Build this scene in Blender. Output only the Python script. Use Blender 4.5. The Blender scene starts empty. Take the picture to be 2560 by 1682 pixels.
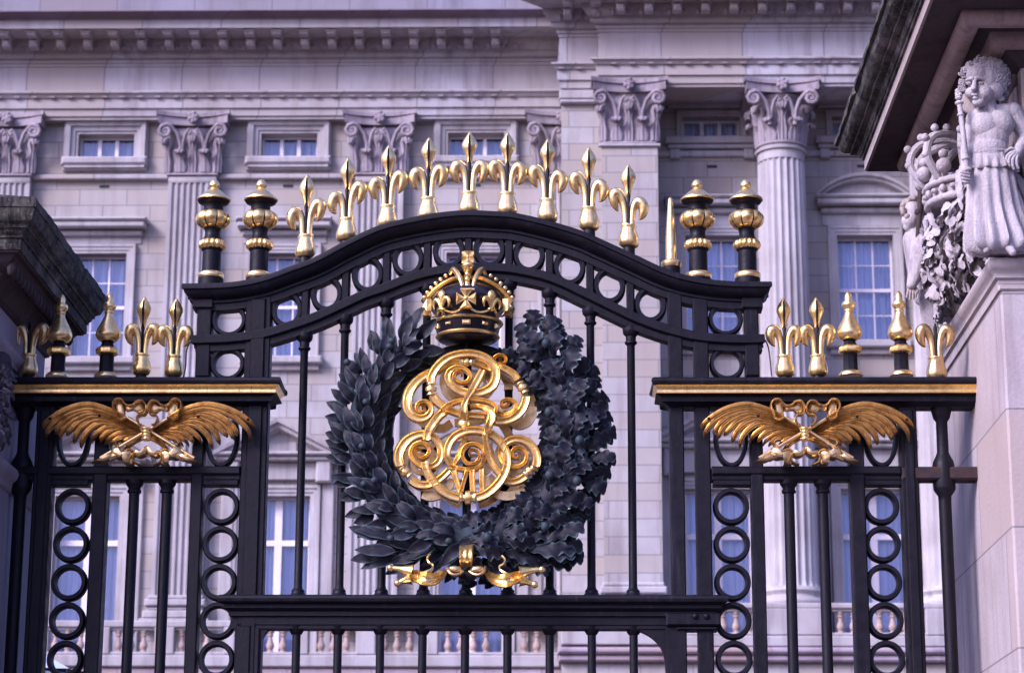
import bpy, math, random
from mathutils import Vector, Matrix
R = math.radians
sc = bpy.context.scene

# ------------------------------------------------------------------ camera
FPX, PITCH, YAW, ROLL = 5900.0, R(14.6), R(1.3), R(0.2325)
EYE = Vector((0, 0, 1.6))
ROT = Matrix.Rotation(YAW, 3, 'Z') @ Matrix.Rotation(R(90) + PITCH, 3, 'X') @ Matrix.Rotation(ROLL, 3, 'Z')
cd = bpy.data.cameras.new('camera'); cam = bpy.data.objects.new('camera', cd)
sc.collection.objects.link(cam); sc.camera = cam
cam.matrix_world = Matrix.Translation(EYE) @ ROT.to_4x4()
cd.sensor_width = 36.0; cd.lens = 36.0 * FPX / 2560
cd.clip_start = 0.1; cd.clip_end = 2000
cd.dof.use_dof = True; cd.dof.focus_distance = 13.4; cd.dof.aperture_fstop = 5.2

# ------------------------------------------------------------------ world, sun, exposure
SUN_EL, SUN_AZ = R(35), R(-50)       # azimuth measured from -Y (behind the camera) towards -X (left)
sdir = Vector((math.sin(SUN_AZ) * math.cos(SUN_EL), -math.cos(SUN_AZ) * math.cos(SUN_EL), math.sin(SUN_EL)))
w = bpy.data.worlds.new('World'); sc.world = w; w.use_nodes = True
nt = w.node_tree; nt.nodes.clear()
sky = nt.nodes.new('ShaderNodeTexSky'); sky.sky_type = 'NISHITA'; sky.sun_disc = False
sky.sun_elevation = SUN_EL; sky.sun_rotation = math.atan2(sdir.x, sdir.y)
sky.air_density = 1.2; sky.dust_density = 4.0; sky.ozone_density = 1.0
mx = nt.nodes.new('ShaderNodeMix'); mx.data_type = 'RGBA'; mx.blend_type = 'MULTIPLY'; mx.inputs[0].default_value = 1
mx.inputs[7].default_value = (0.92, 0.91, 1.60, 1)
bg = nt.nodes.new('ShaderNodeBackground'); bg.inputs[1].default_value = 0.145
wo = nt.nodes.new('ShaderNodeOutputWorld')
nt.links.new(sky.outputs[0], mx.inputs[6]); nt.links.new(mx.outputs[2], bg.inputs[0]); nt.links.new(bg.outputs[0], wo.inputs[0])
sl = bpy.data.lights.new('sun', 'SUN'); sl.energy = 2.5; sl.angle = R(20); sl.color = (1.0, 0.93, 1.07)
so = bpy.data.objects.new('sun', sl); sc.collection.objects.link(so)
so.rotation_euler = sdir.to_track_quat('Z', 'Y').to_euler()
sc.view_settings.view_transform = 'Standard'; sc.view_settings.look = 'None'
sc.view_settings.exposure = 0.60; sc.view_settings.gamma = 1.0; sc.view_settings.use_curve_mapping = False
sc.cycles.use_denoising = True
sc.cycles.max_bounces = 6; sc.cycles.diffuse_bounces = 3; sc.cycles.glossy_bounces = 3; sc.cycles.transparent_max_bounces = 6

# ------------------------------------------------------------------ measuring helpers
def W(u, v, Y):
    """world point seen at photo pixel (u,v) on the vertical plane y = Y"""
    d = ROT @ Vector(((u - 1280) / FPX, (841 - v) / FPX, -1))
    return EYE + d * ((Y - EYE.y) / d.y)
def WX(u, v, X):
    d = ROT @ Vector(((u - 1280) / FPX, (841 - v) / FPX, -1))
    return EYE + d * (X / d.x)
class Crop:
    def __init__(s, x0, y0, k): s.a = (x0, y0, k)
    def __call__(s, x, y): return (s.a[0] + x / s.a[2], s.a[1] + y / s.a[2])
C3 = Crop(420, 300, 2.8963); C4 = Crop(1200, 300, 2.8963); C5 = Crop(0, 640, 2.793); C6 = Crop(0, 1140, 2.885)
C7 = Crop(1620, 680, 2.532); C8 = Crop(1600, 1180, 2.479); CY1 = Crop(980, 860, 6.255); CY2 = Crop(960, 1060, 5.667)
CR = Crop(1040, 620, 6.515); RB = Crop(960, 1350, 5.667); FE = Crop(100, 980, 4.25)
YG = 13.0                                   # the plane of the gate
def pxs(v, Y): return (W(1281, v, Y) - W(1280, v, Y)).x
def spl(pts, n=6):
    """Catmull-Rom through pts (tuples of any length)"""
    out = []; P = [pts[0]] + list(pts) + [pts[-1]]
    for i in range(1, len(P) - 2):
        a, b, c, d = P[i-1], P[i], P[i+1], P[i+2]
        for k in range(n):
            t = k / n
            out.append(tuple(0.5 * ((2*b[j]) + (-a[j]+c[j])*t + (2*a[j]-5*b[j]+4*c[j]-d[j])*t*t + (-a[j]+3*b[j]-3*c[j]+d[j])*t**3) for j in range(len(b))))
    out.append(tuple(pts[-1])); return out
def lin(pts, x):
    for (a, b), (c, d) in zip(pts, pts[1:]):
        if x <= c: return b + (d - b) * (x - a) / (c - a)
    return pts[-1][1]

# ------------------------------------------------------------------ object helpers
def origin(o):
    p = Vector((0, 0, 0))
    while o is not None: p = p + o.location; o = o.parent
    return p
def thing(name, label, cat, loc=(0, 0, 0), group=None):
    o = bpy.data.objects.new(name, None); sc.collection.objects.link(o); o.location = loc
    o.empty_display_size = .2
    o['label'] = label; o['category'] = cat
    if group: o['group'] = group
    return o
def tag(o, label=None, cat=None, group=None, kind=None):
    for k, v in (('label', label), ('category', cat), ('group', group), ('kind', kind)):
        if v: o[k] = v
    return o
class MB:
    def __init__(s): s.v = []; s.f = []
    def add(s, vs, fs):
        n = len(s.v); s.v += [tuple(p) for p in vs]; s.f += [tuple(i + n for i in f) for f in fs]; return s
    def box(s, x0, x1, y0, y1, z0, z1):
        return s.add([(x0,y0,z0),(x1,y0,z0),(x1,y1,z0),(x0,y1,z0),(x0,y0,z1),(x1,y0,z1),(x1,y1,z1),(x0,y1,z1)],
                     [(0,3,2,1),(4,5,6,7),(0,1,5,4),(1,2,6,5),(2,3,7,6),(3,0,4,7)])
    def bbox(s, x0, x1, y0, y1, z0, z1, b=.006):
        """box with chamfered vertical and horizontal front edges"""
        q = [(x0+b,z0),(x1-b,z0),(x1,z0+b),(x1,z1-b),(x1-b,z1),(x0+b,z1),(x0,z1-b),(x0,z0+b)]
        vs = [(x0+b,y0,z0+b),(x1-b,y0,z0+b),(x1-b,y0,z1-b),(x0+b,y0,z1-b)] + [(x0,y0+b,z0),(x1,y0+b,z0),(x1,y0+b,z1),(x0,y0+b,z1)] + [(x0,y1,z0),(x1,y1,z0),(x1,y1,z1),(x0,y1,z1)]
        fs = [(0,1,2,3)]
        for a in range(4):
            c = (a + 1) % 4
            fs += [(a, a+4, c+4, c), (a+4, a+8, c+8, c+4)]
        fs.append((11, 10, 9, 8))
        return s.add(vs, fs)
    def prism(s, poly, y0, y1):
        n = len(poly); vs = [(x, y0, z) for x, z in poly] + [(x, y1, z) for x, z in poly]
        fs = [tuple(range(n)), tuple(range(2*n - 1, n - 1, -1))] + [(i, i + n, (i+1) % n + n, (i+1) % n) for i in range(n)]
        return s.add(vs, fs)
    def rings(s, rows, closed=True, caps=True):
        n = len(rows[0]); vs = [p for r in rows for p in r]; fs = []
        m = n if closed else n - 1
        for i in range(len(rows) - 1):
            for j in range(m):
                k = (j + 1) % n; fs.append((i*n + j, i*n + k, (i+1)*n + k, (i+1)*n + j))
        if caps and closed:
            fs.append(tuple(range(n - 1, -1, -1))); fs.append(tuple((len(rows)-1)*n + j for j in range(n)))
        return s.add(vs, fs)
    def lathe(s, c, prof, n=20, ky=1.0, lobes=0, amp=0.0, ph=0.0, a0=0.0, a1=2*math.pi, sh=0.0):
        """prof: list of (r, z) from bottom to top about the vertical axis through c"""
        full = abs(a1 - a0 - 2*math.pi) < 1e-6; rows = []
        for r, z in prof:
            row = []
            for j in range(n if full else n + 1):
                a = a0 + (a1 - a0) * j / n + ph
                rr = r * (1 + (amp * (abs(math.cos(a * lobes / 2)) - .6) if lobes else 0))
                x = rr * math.cos(a)
                row.append((c[0] + x, c[1] + rr * math.sin(a) * ky, c[2] + z + sh * x))
            rows.append(row)
        return s.rings(rows, closed=full, caps=full)
    def tube(s, path, rad, n=8, ky=1.0):
        P = [Vector(p) for p in path]; rows = []; up = Vector((0, 1, 0)); L = len(P)
        if not hasattr(rad, '__len__'): rad = [rad] * L
        t0 = (P[1] - P[0]).normalized()
        if abs(t0.dot(up)) > .9: up = Vector((1, 0, 0))
        for i in range(L):
            t = (P[min(i+1, L-1)] - P[max(i-1, 0)])
            t = t.normalized() if t.length > 1e-9 else t0
            a = up - t * up.dot(t)
            if a.length < 1e-5: a = t.orthogonal()
            a.normalize(); b = t.cross(a); up = a
            rows.append([tuple(P[i] + (a * math.cos(2*math.pi*j/n) * ky + b * math.sin(2*math.pi*j/n)) * rad[i]) for j in range(n)])
        return s.rings(rows)
    def strip(s, path, wid, sec, ysh=None):
        """sweep a section through a path lying in a plane y=const-ish. path: (x,y,z); sec: list of (lateral -1..1, depth m)"""
        P = [Vector(p) for p in path]; rows = []; L = len(P); prev = None
        for i in range(L):
            t = P[min(i+1, L-1)] - P[max(i-1, 0)]; t.y = 0
            t = t.normalized() if t.length > 1e-9 else prev
            prev = t; nrm = Vector((-t.z, 0, t.x)); ww = wid[i] if hasattr(wid, '__len__') else wid
            k = 1.0
            rows.append([tuple(P[i] + nrm * (a * ww) + Vector((0, d, 0))) for a, d in sec])
        return s.rings(rows)
    def ball(s, c, r, n=10, m=6, k=(1, 1, 1), rot=None):
        rows = []
        for i in range(m + 1):
            t = math.pi * (i + .02 if i == 0 else (i - .02 if i == m else i)) / m
            row = []
            for j in range(n):
                a = 2 * math.pi * j / n
                p = Vector((math.sin(t) * math.cos(a) * k[0], math.sin(t) * math.sin(a) * k[1], -math.cos(t) * k[2])) * r
                if rot is not None: p = rot @ p
                row.append(tuple(Vector(c) + p))
            rows.append(row)
        return s.rings(rows)
    def torus(s, c, Rx, Rz, r, n=32, m=10, ry=None):
        """ring standing in the XZ plane"""
        ry = r if ry is None else ry; rows = []
        for i in range(n + 1):
            a = 2 * math.pi * i / n; row = []
            for j in range(m):
                b = 2 * math.pi * j / m
                row.append((c[0] + (Rx + r * math.cos(b)) * math.cos(a), c[1] + ry * math.sin(b), c[2] + (Rz + r * math.cos(b)) * math.sin(a)))
            rows.append(row)
        return s.rings(rows, caps=False)
    def htorus(s, c, Rr, r, n=32, m=8, ky=1.0, kz=1.0):
        rows = []
        for i in range(n + 1):
            a = 2 * math.pi * i / n
            rows.append([(c[0] + (Rr + r * math.cos(2*math.pi*j/m)) * math.cos(a), c[1] + (Rr + r * math.cos(2*math.pi*j/m)) * math.sin(a) * ky, c[2] + r * kz * math.sin(2*math.pi*j/m)) for j in range(m)])
        return s.rings(rows, caps=False)
    def flatring(s, c, Rx, Rz, rx, rz, y0, y1, n=40, b=.25):
        """iron ring with a rounded rim: outer radii R, inner radii r"""
        rows = []
        sec = [(0, y1), (0, y0 + (y1-y0)*.3), (.22, y0), (.78, y0), (1, y0 + (y1-y0)*.3), (1, y1)]
        for i in range(n + 1):
            a = 2 * math.pi * i / n
            rows.append([(c[0] + (rx + (Rx - rx) * q) * math.cos(a), y, c[2] + (rz + (Rz - rz) * q) * math.sin(a)) for q, y in sec])
        return s.rings(rows, caps=False)
    def build(s, name, mat, parent=None, ang=38, smooth=True, at=None):
        me = bpy.data.meshes.new(name)
        off = origin(parent) if parent is not None else Vector(at or (0, 0, 0))
        me.from_pydata([(a - off.x, b - off.y, c - off.z) for a, b, c in s.v], [], s.f)
        me.validate(); me.update()
        if smooth:
            me.polygons.foreach_set('use_smooth', [True] * len(me.polygons))
            me.set_sharp_from_angle(angle=R(ang))
        me.materials.append(mat)
        o = bpy.data.objects.new(name, me); sc.collection.objects.link(o)
        if parent is not None: o.parent = parent
        else: o.location = off
        return o
def normals_out(o):
    import bmesh
    bm = bmesh.new(); bm.from_mesh(o.data); bmesh.ops.recalc_face_normals(bm, faces=bm.faces); bm.to_mesh(o.data); bm.free()
def remeshed(mb, name, mat, parent, vox, it=6, fac=.5, at=None):
    """weld the lumps in mb into one continuous skin"""
    off = origin(parent) if parent is not None else Vector(at or (0, 0, 0))
    me = bpy.data.meshes.new(name); me.from_pydata([(a-off.x, b-off.y, c-off.z) for a, b, c in mb.v], [], mb.f); me.update()
    t = bpy.data.objects.new(name + '_tmp', me); sc.collection.objects.link(t); normals_out(t)
    m = t.modifiers.new('r', 'REMESH'); m.mode = 'VOXEL'; m.voxel_size = vox
    if it: q = t.modifiers.new('s', 'SMOOTH'); q.iterations = it; q.factor = fac
    dg = bpy.context.evaluated_depsgraph_get(); dg.update()
    nm = bpy.data.meshes.new_from_object(t.evaluated_get(dg)); nm.name = name
    bpy.data.objects.remove(t); bpy.data.meshes.remove(me)
    nm.materials.clear(); nm.materials.append(mat)
    nm.polygons.foreach_set('use_smooth', [True] * len(nm.polygons))
    o = bpy.data.objects.new(name, nm); sc.collection.objects.link(o)
    if parent is not None: o.parent = parent
    else: o.location = off
    return o
def capsule(mb, a, b, ra, rb, n=12):
    a, b = Vector(a), Vector(b); d = b - a; L = d.length; q = d.to_track_quat('Z', 'Y').to_matrix()
    prof = []
    for i in range(5): t = R(90) * (1 - i/4); prof.append((ra * math.cos(t) + 1e-5, -ra * math.sin(t)))
    for i in range(5): t = R(90) * i/4; prof.append((rb * math.cos(t) + 1e-5, L + rb * math.sin(t)))
    rows = [[tuple(a + q @ Vector((r*math.cos(2*math.pi*j/n), r*math.sin(2*math.pi*j/n), z))) for j in range(n)] for r, z in prof]
    mb.rings(rows)

# ------------------------------------------------------------------ materials
def newmat(name):
    m = bpy.data.materials.new(name); m.use_nodes = True; nt = m.node_tree
    b = nt.nodes['Principled BSDF']; return m, nt, b
def N(nt, t, **kw):
    n = nt.nodes.new(t)
    for k, v in kw.items():
        if k.startswith('i_'): n.inputs[k[2:].replace('_', ' ')].default_value = v
        else: setattr(n, k, v)
    return n
def mixc(nt, fac, a, b, mode='MIX'):
    m = nt.nodes.new('ShaderNodeMix'); m.data_type = 'RGBA'; m.blend_type = mode
    for i, x in ((0, fac), (6, a), (7, b)):
        if isinstance(x, bpy.types.NodeSocket): nt.links.new(x, m.inputs[i])
        else: m.inputs[i].default_value = x if i == 0 else (*x, 1)
    return m.outputs[2]
def ramp(nt, src, p0, p1, c0=0.0, c1=1.0):
    r = nt.nodes.new('ShaderNodeMapRange'); r.inputs[1].default_value = p0; r.inputs[2].default_value = p1
    r.inputs[3].default_value = c0; r.inputs[4].default_value = c1; nt.links.new(src, r.inputs[0]); return r.outputs[0]
def noise(nt, vec, scale, detail=4, rough=.55):
    n = N(nt, 'ShaderNodeTexNoise'); n.inputs['Scale'].default_value = scale; n.inputs['Detail'].default_value = detail
    n.inputs['Roughness'].default_value = rough
    if vec is not None: nt.links.new(vec, n.inputs['Vector'])
    return n.outputs[0]
def geo_vec(nt, sx=1, sy=1, sz=1):
    g = N(nt, 'ShaderNodeNewGeometry'); m = N(nt, 'ShaderNodeMapping'); m.inputs['Scale'].default_value = (sx, sy, sz)
    nt.links.new(g.outputs['Position'], m.inputs['Vector']); return m.outputs[0]
def bump(nt, b, h, strength=.3, dist=.01):
    n = N(nt, 'ShaderNodeBump'); n.inputs['Strength'].default_value = strength; n.inputs['Distance'].default_value = dist
    nt.links.new(h, n.inputs['Height']); nt.links.new(n.outputs[0], b.inputs['Normal'])

def stone(name, base, dirt, joints=None, dirtamt=.5, speck=.12, bmp=.25, streak=.5, nscale=1.0):
    m, nt, b = newmat(name)
    pos = geo_vec(nt); streakv = geo_vec(nt, 2.2, 2.2, .22)
    big = noise(nt, pos, .8 * nscale, 5); fine = noise(nt, pos, 22 * nscale, 4); st = noise(nt, streakv, 1.6 * nscale, 5, .6)
    c = mixc(nt, ramp(nt, big, .35, .68), base, tuple(x * k for x, k in zip(base, (.76, .73, .70))))
    c = mixc(nt, ramp(nt, fine, .35, .75, 0, speck), c, tuple(x * .45 for x in base))
    c = mixc(nt, ramp(nt, st, .49, .72, 0, streak), c, dirt)
    if joints:
        w_, h_, mo = joints
        g = N(nt, 'ShaderNodeNewGeometry'); sp = N(nt, 'ShaderNodeSeparateXYZ'); nt.links.new(g.outputs['Position'], sp.inputs[0])
        ad = N(nt, 'ShaderNodeMath', operation='ADD'); nt.links.new(sp.outputs[0], ad.inputs[0]); nt.links.new(sp.outputs[1], ad.inputs[1])
        cb = N(nt, 'ShaderNodeCombineXYZ'); nt.links.new(ad.outputs[0], cb.inputs[0]); nt.links.new(sp.outputs[2], cb.inputs[1])
        br = N(nt, 'ShaderNodeTexBrick'); br.inputs['Scale'].default_value = 1; br.inputs['Brick Width'].default_value = w_
        br.inputs['Row Height'].default_value = h_; br.inputs['Mortar Size'].default_value = mo; br.inputs['Mortar Smooth'].default_value = .3
        br.inputs['Color1'].default_value = (.5, .5, .5, 1); br.inputs['Color2'].default_value = (1, 1, 1, 1); br.inputs['Mortar'].default_value = (.75, .75, .75, 1)
        br.inputs['Bias'].default_value = 0
        nt.links.new(cb.outputs[0], br.inputs['Vector'])
        bw = N(nt, 'ShaderNodeRGBToBW'); nt.links.new(br.outputs[0], bw.inputs[0])
        c = mixc(nt, ramp(nt, bw.outputs[0], .5, .95, .85, 0), c, (base[0]*.82, base[1]*.73, base[2]*.62))
        c = mixc(nt, ramp(nt, br.outputs[1], 0, 1, 0, .8), c, tuple(x * .35 for x in base))
    nt.links.new(c, b.inputs['Base Color']); b.inputs['Roughness'].default_value = .9
    b.inputs['Specular IOR Level'].default_value = .2
    bump(nt, b, fine, bmp, .012)
    return m
ST = (.43, .42, .43); SD = (.17, .145, .155)
M_WALL = stone('portland_stone_ashlar', ST, SD, joints=(1.15, .405, .013), streak=.5)
M_BAND = stone('portland_stone_bands', (.45, .44, .475), SD, joints=(1.9, 30.0, .018), streak=.65)
M_TRIM = stone('portland_stone_trim', (.44, .425, .44), SD, streak=.6)
M_CAP = stone('weathered_capital_stone', (.36, .32, .36), (.09, .075, .09), streak=.75, speck=.3, bmp=.4)
M_PARA = stone('blue_grey_parapet_stone', (.27, .27, .33), (.12, .11, .14), joints=(1.9, 30.0, .012), streak=.6)
M_CORN = stone('sooty_cornice_stone', (.40, .34, .40), (.14, .10, .14), joints=(1.9, 30.0, .012), streak=.6, speck=.25)
M_PIER = stone('pier_stone', (.47, .43, .445), (.22, .17, .17), joints=(1.45, .62, .006), streak=.55, speck=.25, bmp=.25, nscale=2.2)
M_SOFF = stone('dark_brown_stone', (.070, .051, .055), (.02, .012, .014), streak=.6, speck=.4, nscale=2)  # very dark brown, far darker than the pier stone
M_TUBE = stone('brown_stained_moulding', (.34, .26, .24), (.09, .06, .06), streak=.6, speck=.3, nscale=2.5)
M_STAT = stone('carved_statue_stone', (.50, .465, .485), (.15, .11, .11), streak=.7, speck=.3, bmp=.6, nscale=4.5)
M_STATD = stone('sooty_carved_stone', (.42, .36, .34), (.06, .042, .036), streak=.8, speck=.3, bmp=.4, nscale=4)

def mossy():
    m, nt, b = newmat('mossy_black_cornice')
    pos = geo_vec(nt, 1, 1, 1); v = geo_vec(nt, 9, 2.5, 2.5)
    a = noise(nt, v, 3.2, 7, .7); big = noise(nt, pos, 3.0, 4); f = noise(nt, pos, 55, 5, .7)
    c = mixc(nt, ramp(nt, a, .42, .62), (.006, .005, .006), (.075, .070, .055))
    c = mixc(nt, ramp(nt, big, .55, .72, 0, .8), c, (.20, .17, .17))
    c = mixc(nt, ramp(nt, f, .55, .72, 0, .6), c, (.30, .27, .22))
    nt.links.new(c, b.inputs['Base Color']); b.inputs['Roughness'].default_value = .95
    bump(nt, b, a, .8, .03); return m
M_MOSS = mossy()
def m_iron():
    m, nt, b = newmat('black_painted_iron')
    pos = geo_vec(nt); n = noise(nt, pos, 14, 5, .6); st = noise(nt, geo_vec(nt, 22, 22, 1.2), 1.5, 4)
    c = mixc(nt, ramp(nt, n, .4, .7), (.0030, .0025, .0055), (.0065, .0052, .0115))
    c = mixc(nt, ramp(nt, st, .60, .75, 0, .45), c, (.035, .03, .05))
    nt.links.new(c, b.inputs['Base Color'])
    nt.links.new(ramp(nt, n, .3, .7, .42, .66), b.inputs['Roughness'])
    b.inputs['Specular IOR Level'].default_value = .22
    bump(nt, b, noise(nt, pos, 45, 5), .4, .004); return m
M_IRON = m_iron()
def m_rust():
    m, nt, b = newmat('rust_patched_iron')
    n = noise(nt, geo_vec(nt), 16, 6, .7)
    c = mixc(nt, ramp(nt, n, .42, .62), (.012, .009, .014), (.045, .016, .012))
    nt.links.new(c, b.inputs['Base Color']); b.inputs['Roughness'].default_value = .8; return m
M_RUST = m_rust()
def m_gold(name, col, dark, amt, rough, metal=.92):
    m, nt, b = newmat(name)
    pos = geo_vec(nt); n = noise(nt, pos, 18, 6, .65); f = noise(nt, pos, 38, 4)
    st = noise(nt, geo_vec(nt, 40, 40, 3), 1.6, 4)
    c = mixc(nt, ramp(nt, n, .48, .74, 0, amt), col, dark)
    c = mixc(nt, ramp(nt, st, .60, .75, 0, amt * .7), c, tuple(x * .3 for x in dark))
    nt.links.new(c, b.inputs['Base Color']); b.inputs['Metallic'].default_value = metal
    nt.links.new(ramp(nt, n, .3, .7, rough, rough + .14), b.inputs['Roughness'])
    bump(nt, b, f, .35, .004); return m
M_GOLD = m_gold('gilding', (1.0, .70, .27), (.36, .18, .05), .6, .23)
M_GOLDW = m_gold('pale_worn_gilding', (1.0, .73, .33), (.42, .23, .07), .6, .24)
M_GOLDB = m_gold('brown_tarnished_gilding', (.74, .52, .25), (.26, .14, .05), .7, .27)
def m_bronze():
    m, nt, b = newmat('verdigris_blackened_bronze')
    pos = geo_vec(nt); n = noise(nt, pos, 11, 6, .7); n2 = noise(nt, pos, 34, 5, .7)
    c = mixc(nt, ramp(nt, n, .38, .62), (.0045, .004, .009), (.011, .012, .022))
    c = mixc(nt, ramp(nt, n2, .60, .78, 0, .5), c, (.045, .07, .09))
    g = N(nt, 'ShaderNodeNewGeometry')
    c = mixc(nt, ramp(nt, g.outputs['Pointiness'], .535, .64, 0, .5), c, (.13, .22, .24))
    nt.links.new(c, b.inputs['Base Color']); b.inputs['Roughness'].default_value = .58; b.inputs['Specular IOR Level'].default_value = .25
    bump(nt, b, n2, .4, .006); return m
M_BRONZE = m_bronze()
def plain(name, col, rough=.6, metal=0):
    m, nt, b = newmat(name); n = noise(nt, geo_vec(nt), 6, 4)
    c = mixc(nt, ramp(nt, n, .35, .7, 0, .5), col, tuple(x * .78 for x in col))
    nt.links.new(c, b.inputs['Base Color']); b.inputs['Roughness'].default_value = rough; b.inputs['Metallic'].default_value = metal; return m
M_PAINT = plain('white_window_paint', (.72, .68, .74), .5)
M_BLACK = plain('black_cap_paint', (.008, .006, .012), .3)
M_DARKHOLE = plain('vent_dark', (.02, .028, .03), .8)
def m_curt():
    m, nt, b = newmat('net_curtain')
    n = noise(nt, geo_vec(nt, 6, 1, .15), 3, 3)
    c = mixc(nt, ramp(nt, n, .3, .7), (.58, .61, .80), (.80, .82, .94))
    nt.links.new(c, b.inputs['Base Color']); b.inputs['Roughness'].default_value = .9; return m
M_CURT = m_curt()
def m_glass():
    m, nt, b = newmat('window_glass'); nt.nodes.remove(b)
    gl = N(nt, 'ShaderNodeBsdfGlossy'); gl.inputs['Roughness'].default_value = .03; gl.inputs['Color'].default_value = (.75, .82, 1, 1)
    tr = N(nt, 'ShaderNodeBsdfTransparent'); tr.inputs['Color'].default_value = (.80, .86, .96, 1)
    fr = N(nt, 'ShaderNodeFresnel'); fr.inputs['IOR'].default_value = 1.5
    f2 = ramp(nt, fr.outputs[0], 0, 1, .05, 1)
    ms = N(nt, 'ShaderNodeMixShader'); nt.links.new(f2, ms.inputs[0]); nt.links.new(tr.outputs[0], ms.inputs[1]); nt.links.new(gl.outputs[0], ms.inputs[2])
    nt.links.new(ms.outputs[0], nt.nodes['Material Output'].inputs[0])
    return m
M_GLASS = m_glass()
M_ASPH = stone('red_tarmac', (.07, .045, .045), (.08, .05, .05), speck=.3)
M_GRAV = stone('pink_gravel', (.075, .055, .055), (.2, .13, .12), speck=.3)
# ================================================================== THE GATE
GZ0 = .05
def gx(u, v): return W(u, v, YG).x
def gz(u, v, Y=YG): return W(u, v, Y).z
def zz(uv, Y=YG): return W(uv[0], uv[1], Y).z

ARCH = [C3(100,1182), C3(250,1180), C3(400,1176), C3(540,1160), C3(700,1124), C3(870,1062), C3(1050,995), C3(1250,890), C3(1450,792), C3(1570,748), C3(1700,716), C3(1850,686), C3(2000,664), C3(2170,652),
        C4(160,662), C4(260,672), C4(440,712), C4(600,756), C4(760,808), C4(850,848), C4(1040,935), C4(1160,990), C4(1320,1065), C4(1470,1115), C4(1650,1150), C4(1850,1166), C4(2112,1168)]
LOW = [C3(160,1556), C3(400,1548), C3(600,1528), C3(735,1500), C3(1030,1402), C3(1260,1300), C3(1400,1235), C3(1560,1180), C3(1700,1125), C3(1840,1080), C3(2000,1050), C3(2170,1036),
       C4(0,1032), C4(140,1036), C4(260,1048), C4(460,1090), C4(600,1140), C4(760,1215), C4(980,1322), C4(1140,1398), C4(1290,1455), C4(1470,1508), C4(1650,1540), C4(1900,1552), C4(2060,1548)]
def to_w(uvs, Y=YG): return [(W(u, v, Y).x, W(u, v, Y).z) for u, v in uvs]
arch_w = spl(to_w(ARCH, YG - .118), 5); low_w = spl(to_w(LOW, YG - .064), 5)

def rail(path, prof, name, mat, parent, half):
    """moulded rail along an (x,z) path; prof: (forward projection, drop). The ends return like a mitre."""
    rows = []; L = len(path)
    full = [(-p, d) for p, d in prof] + [(p, d) for p, d in reversed(prof)]
    for i in range(L):
        a = path[max(i-1, 0)]; b = path[min(i+1, L-1)]; t = Vector((b[0]-a[0], b[1]-a[1])).normalized(); n = Vector((t.y, -t.x))
        row = []
        for y, d in full:
            x = path[i][0] + n.x * d; z = path[i][1] + n.y * d
            if i == 0: x -= abs(y) - half
            if i == L - 1: x += abs(y) - half
            row.append((x, YG + y, z))
        rows.append(row)
    mb = MB(); mb.rings(rows); o = mb.build(name, mat, parent, ang=25); normals_out(o); return o

gate = thing('gate_overthrow', 'tall black iron gateway, its arched top carrying gilt fleurs-de-lis above a crowned wreath', 'gateway', (gx(1172, 1400), YG, 0))
k0 = .10
P_TOP = [(.115, 0), (.118, .008), (.118, .030), (.108, .036), (.104, .050), (.090, .068), (.070, .080), (.056, .086), (.056, .100), (.046, .106), (.046, .142)]
# path end points are the outermost edge; pull them in so the mitre lands there
def pull(path, e): return [(path[0][0] + e, path[0][1])] + [p for p in path if path[0][0] + e < p[0] < path[-1][0] - e] + [(path[-1][0] - e, path[-1][1])]
rail(pull(arch_w, .07), P_TOP, 'arched_cornice', M_IRON, gate, .046)
P_LOW = [(.062, 0), (.064, .004), (.064, .046), (.058, .052), (.044, .058), (.044, .092)]
rail(pull(low_w, .02), P_LOW, 'lower_arched_rail', M_IRON, gate, .044)

BARU = [744.2, 847.5, 953.0, 1058.0, 1164.0, 1269.3, 1374.3, 1479.0, 1583.0]
BARX = [gx(u, 1500) for u in BARU]
z_tr_top = gz(1170, 1484, YG - .13)
def lowz(x): return lin(low_w, x)
def archz(x): return lin(arch_w, x)
for x in BARX:
    z1 = lowz(x) - .085; z0 = z_tr_top - .004
    mb = MB(); r = .0235
    prof = [(r*2.0, 0), (r*2.05, .012), (r*1.75, .022), (r*1.55, .030), (r*1.6, .040), (r*1.15, .052), (r, .066), (r*.96, z1 - z0 - .11), (r*1.05, z1-z0-.105), (r*1.5, z1-z0-.095), (r*1.5, z1-z0-.086), (r*1.2, z1-z0-.080), (r*1.25, z1-z0-.055), (r*1.9, z1-z0-.038), (r*2.0, z1-z0-.02), (r*2.0, z1-z0)]
    mb.lathe((x, YG, z0), prof, 16); mb.build('bar', M_IRON, gate)
    mb = MB(); za = lowz(x) - .01; zb = archz(x) - .13
    mb.bbox(x - .023, x + .023, YG - .038, YG + .038, za, zb, .008); mb.build('frieze_bar', M_IRON, gate)
# oval rings of the frieze
for uv in [C3(857,1366), C3(1145,1250), C3(1443,1110), C3(1735,998), C3(2032,938), C4(67,930), C4(355,966), C4(648,1058), C4(938,1190), C4(1235,1328)]:
    p = W(*uv, YG - .036); s = pxs(uv[1], YG)
    MB().flatring((p.x, YG, p.z), 40.5*s, 46.5*s*1.04, 26.5*s, 31.5*s*1.04, YG - .036, YG + .036).build('oval_ring', M_IRON, gate)
for uv, ry in [(C3(438,1440), 43), (C5(1585,745), 43), (C7(493,290), 43), (C7(502,573), 43)]:
    p = W(*uv, YG - .036); s = pxs(uv[1], YG)
    MB().flatring((p.x, YG, p.z), 43.5*s, ry*s*1.02, 32*s, 31.5*s, YG - .036, YG + .036).build('round_ring', M_IRON, gate)
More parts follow.
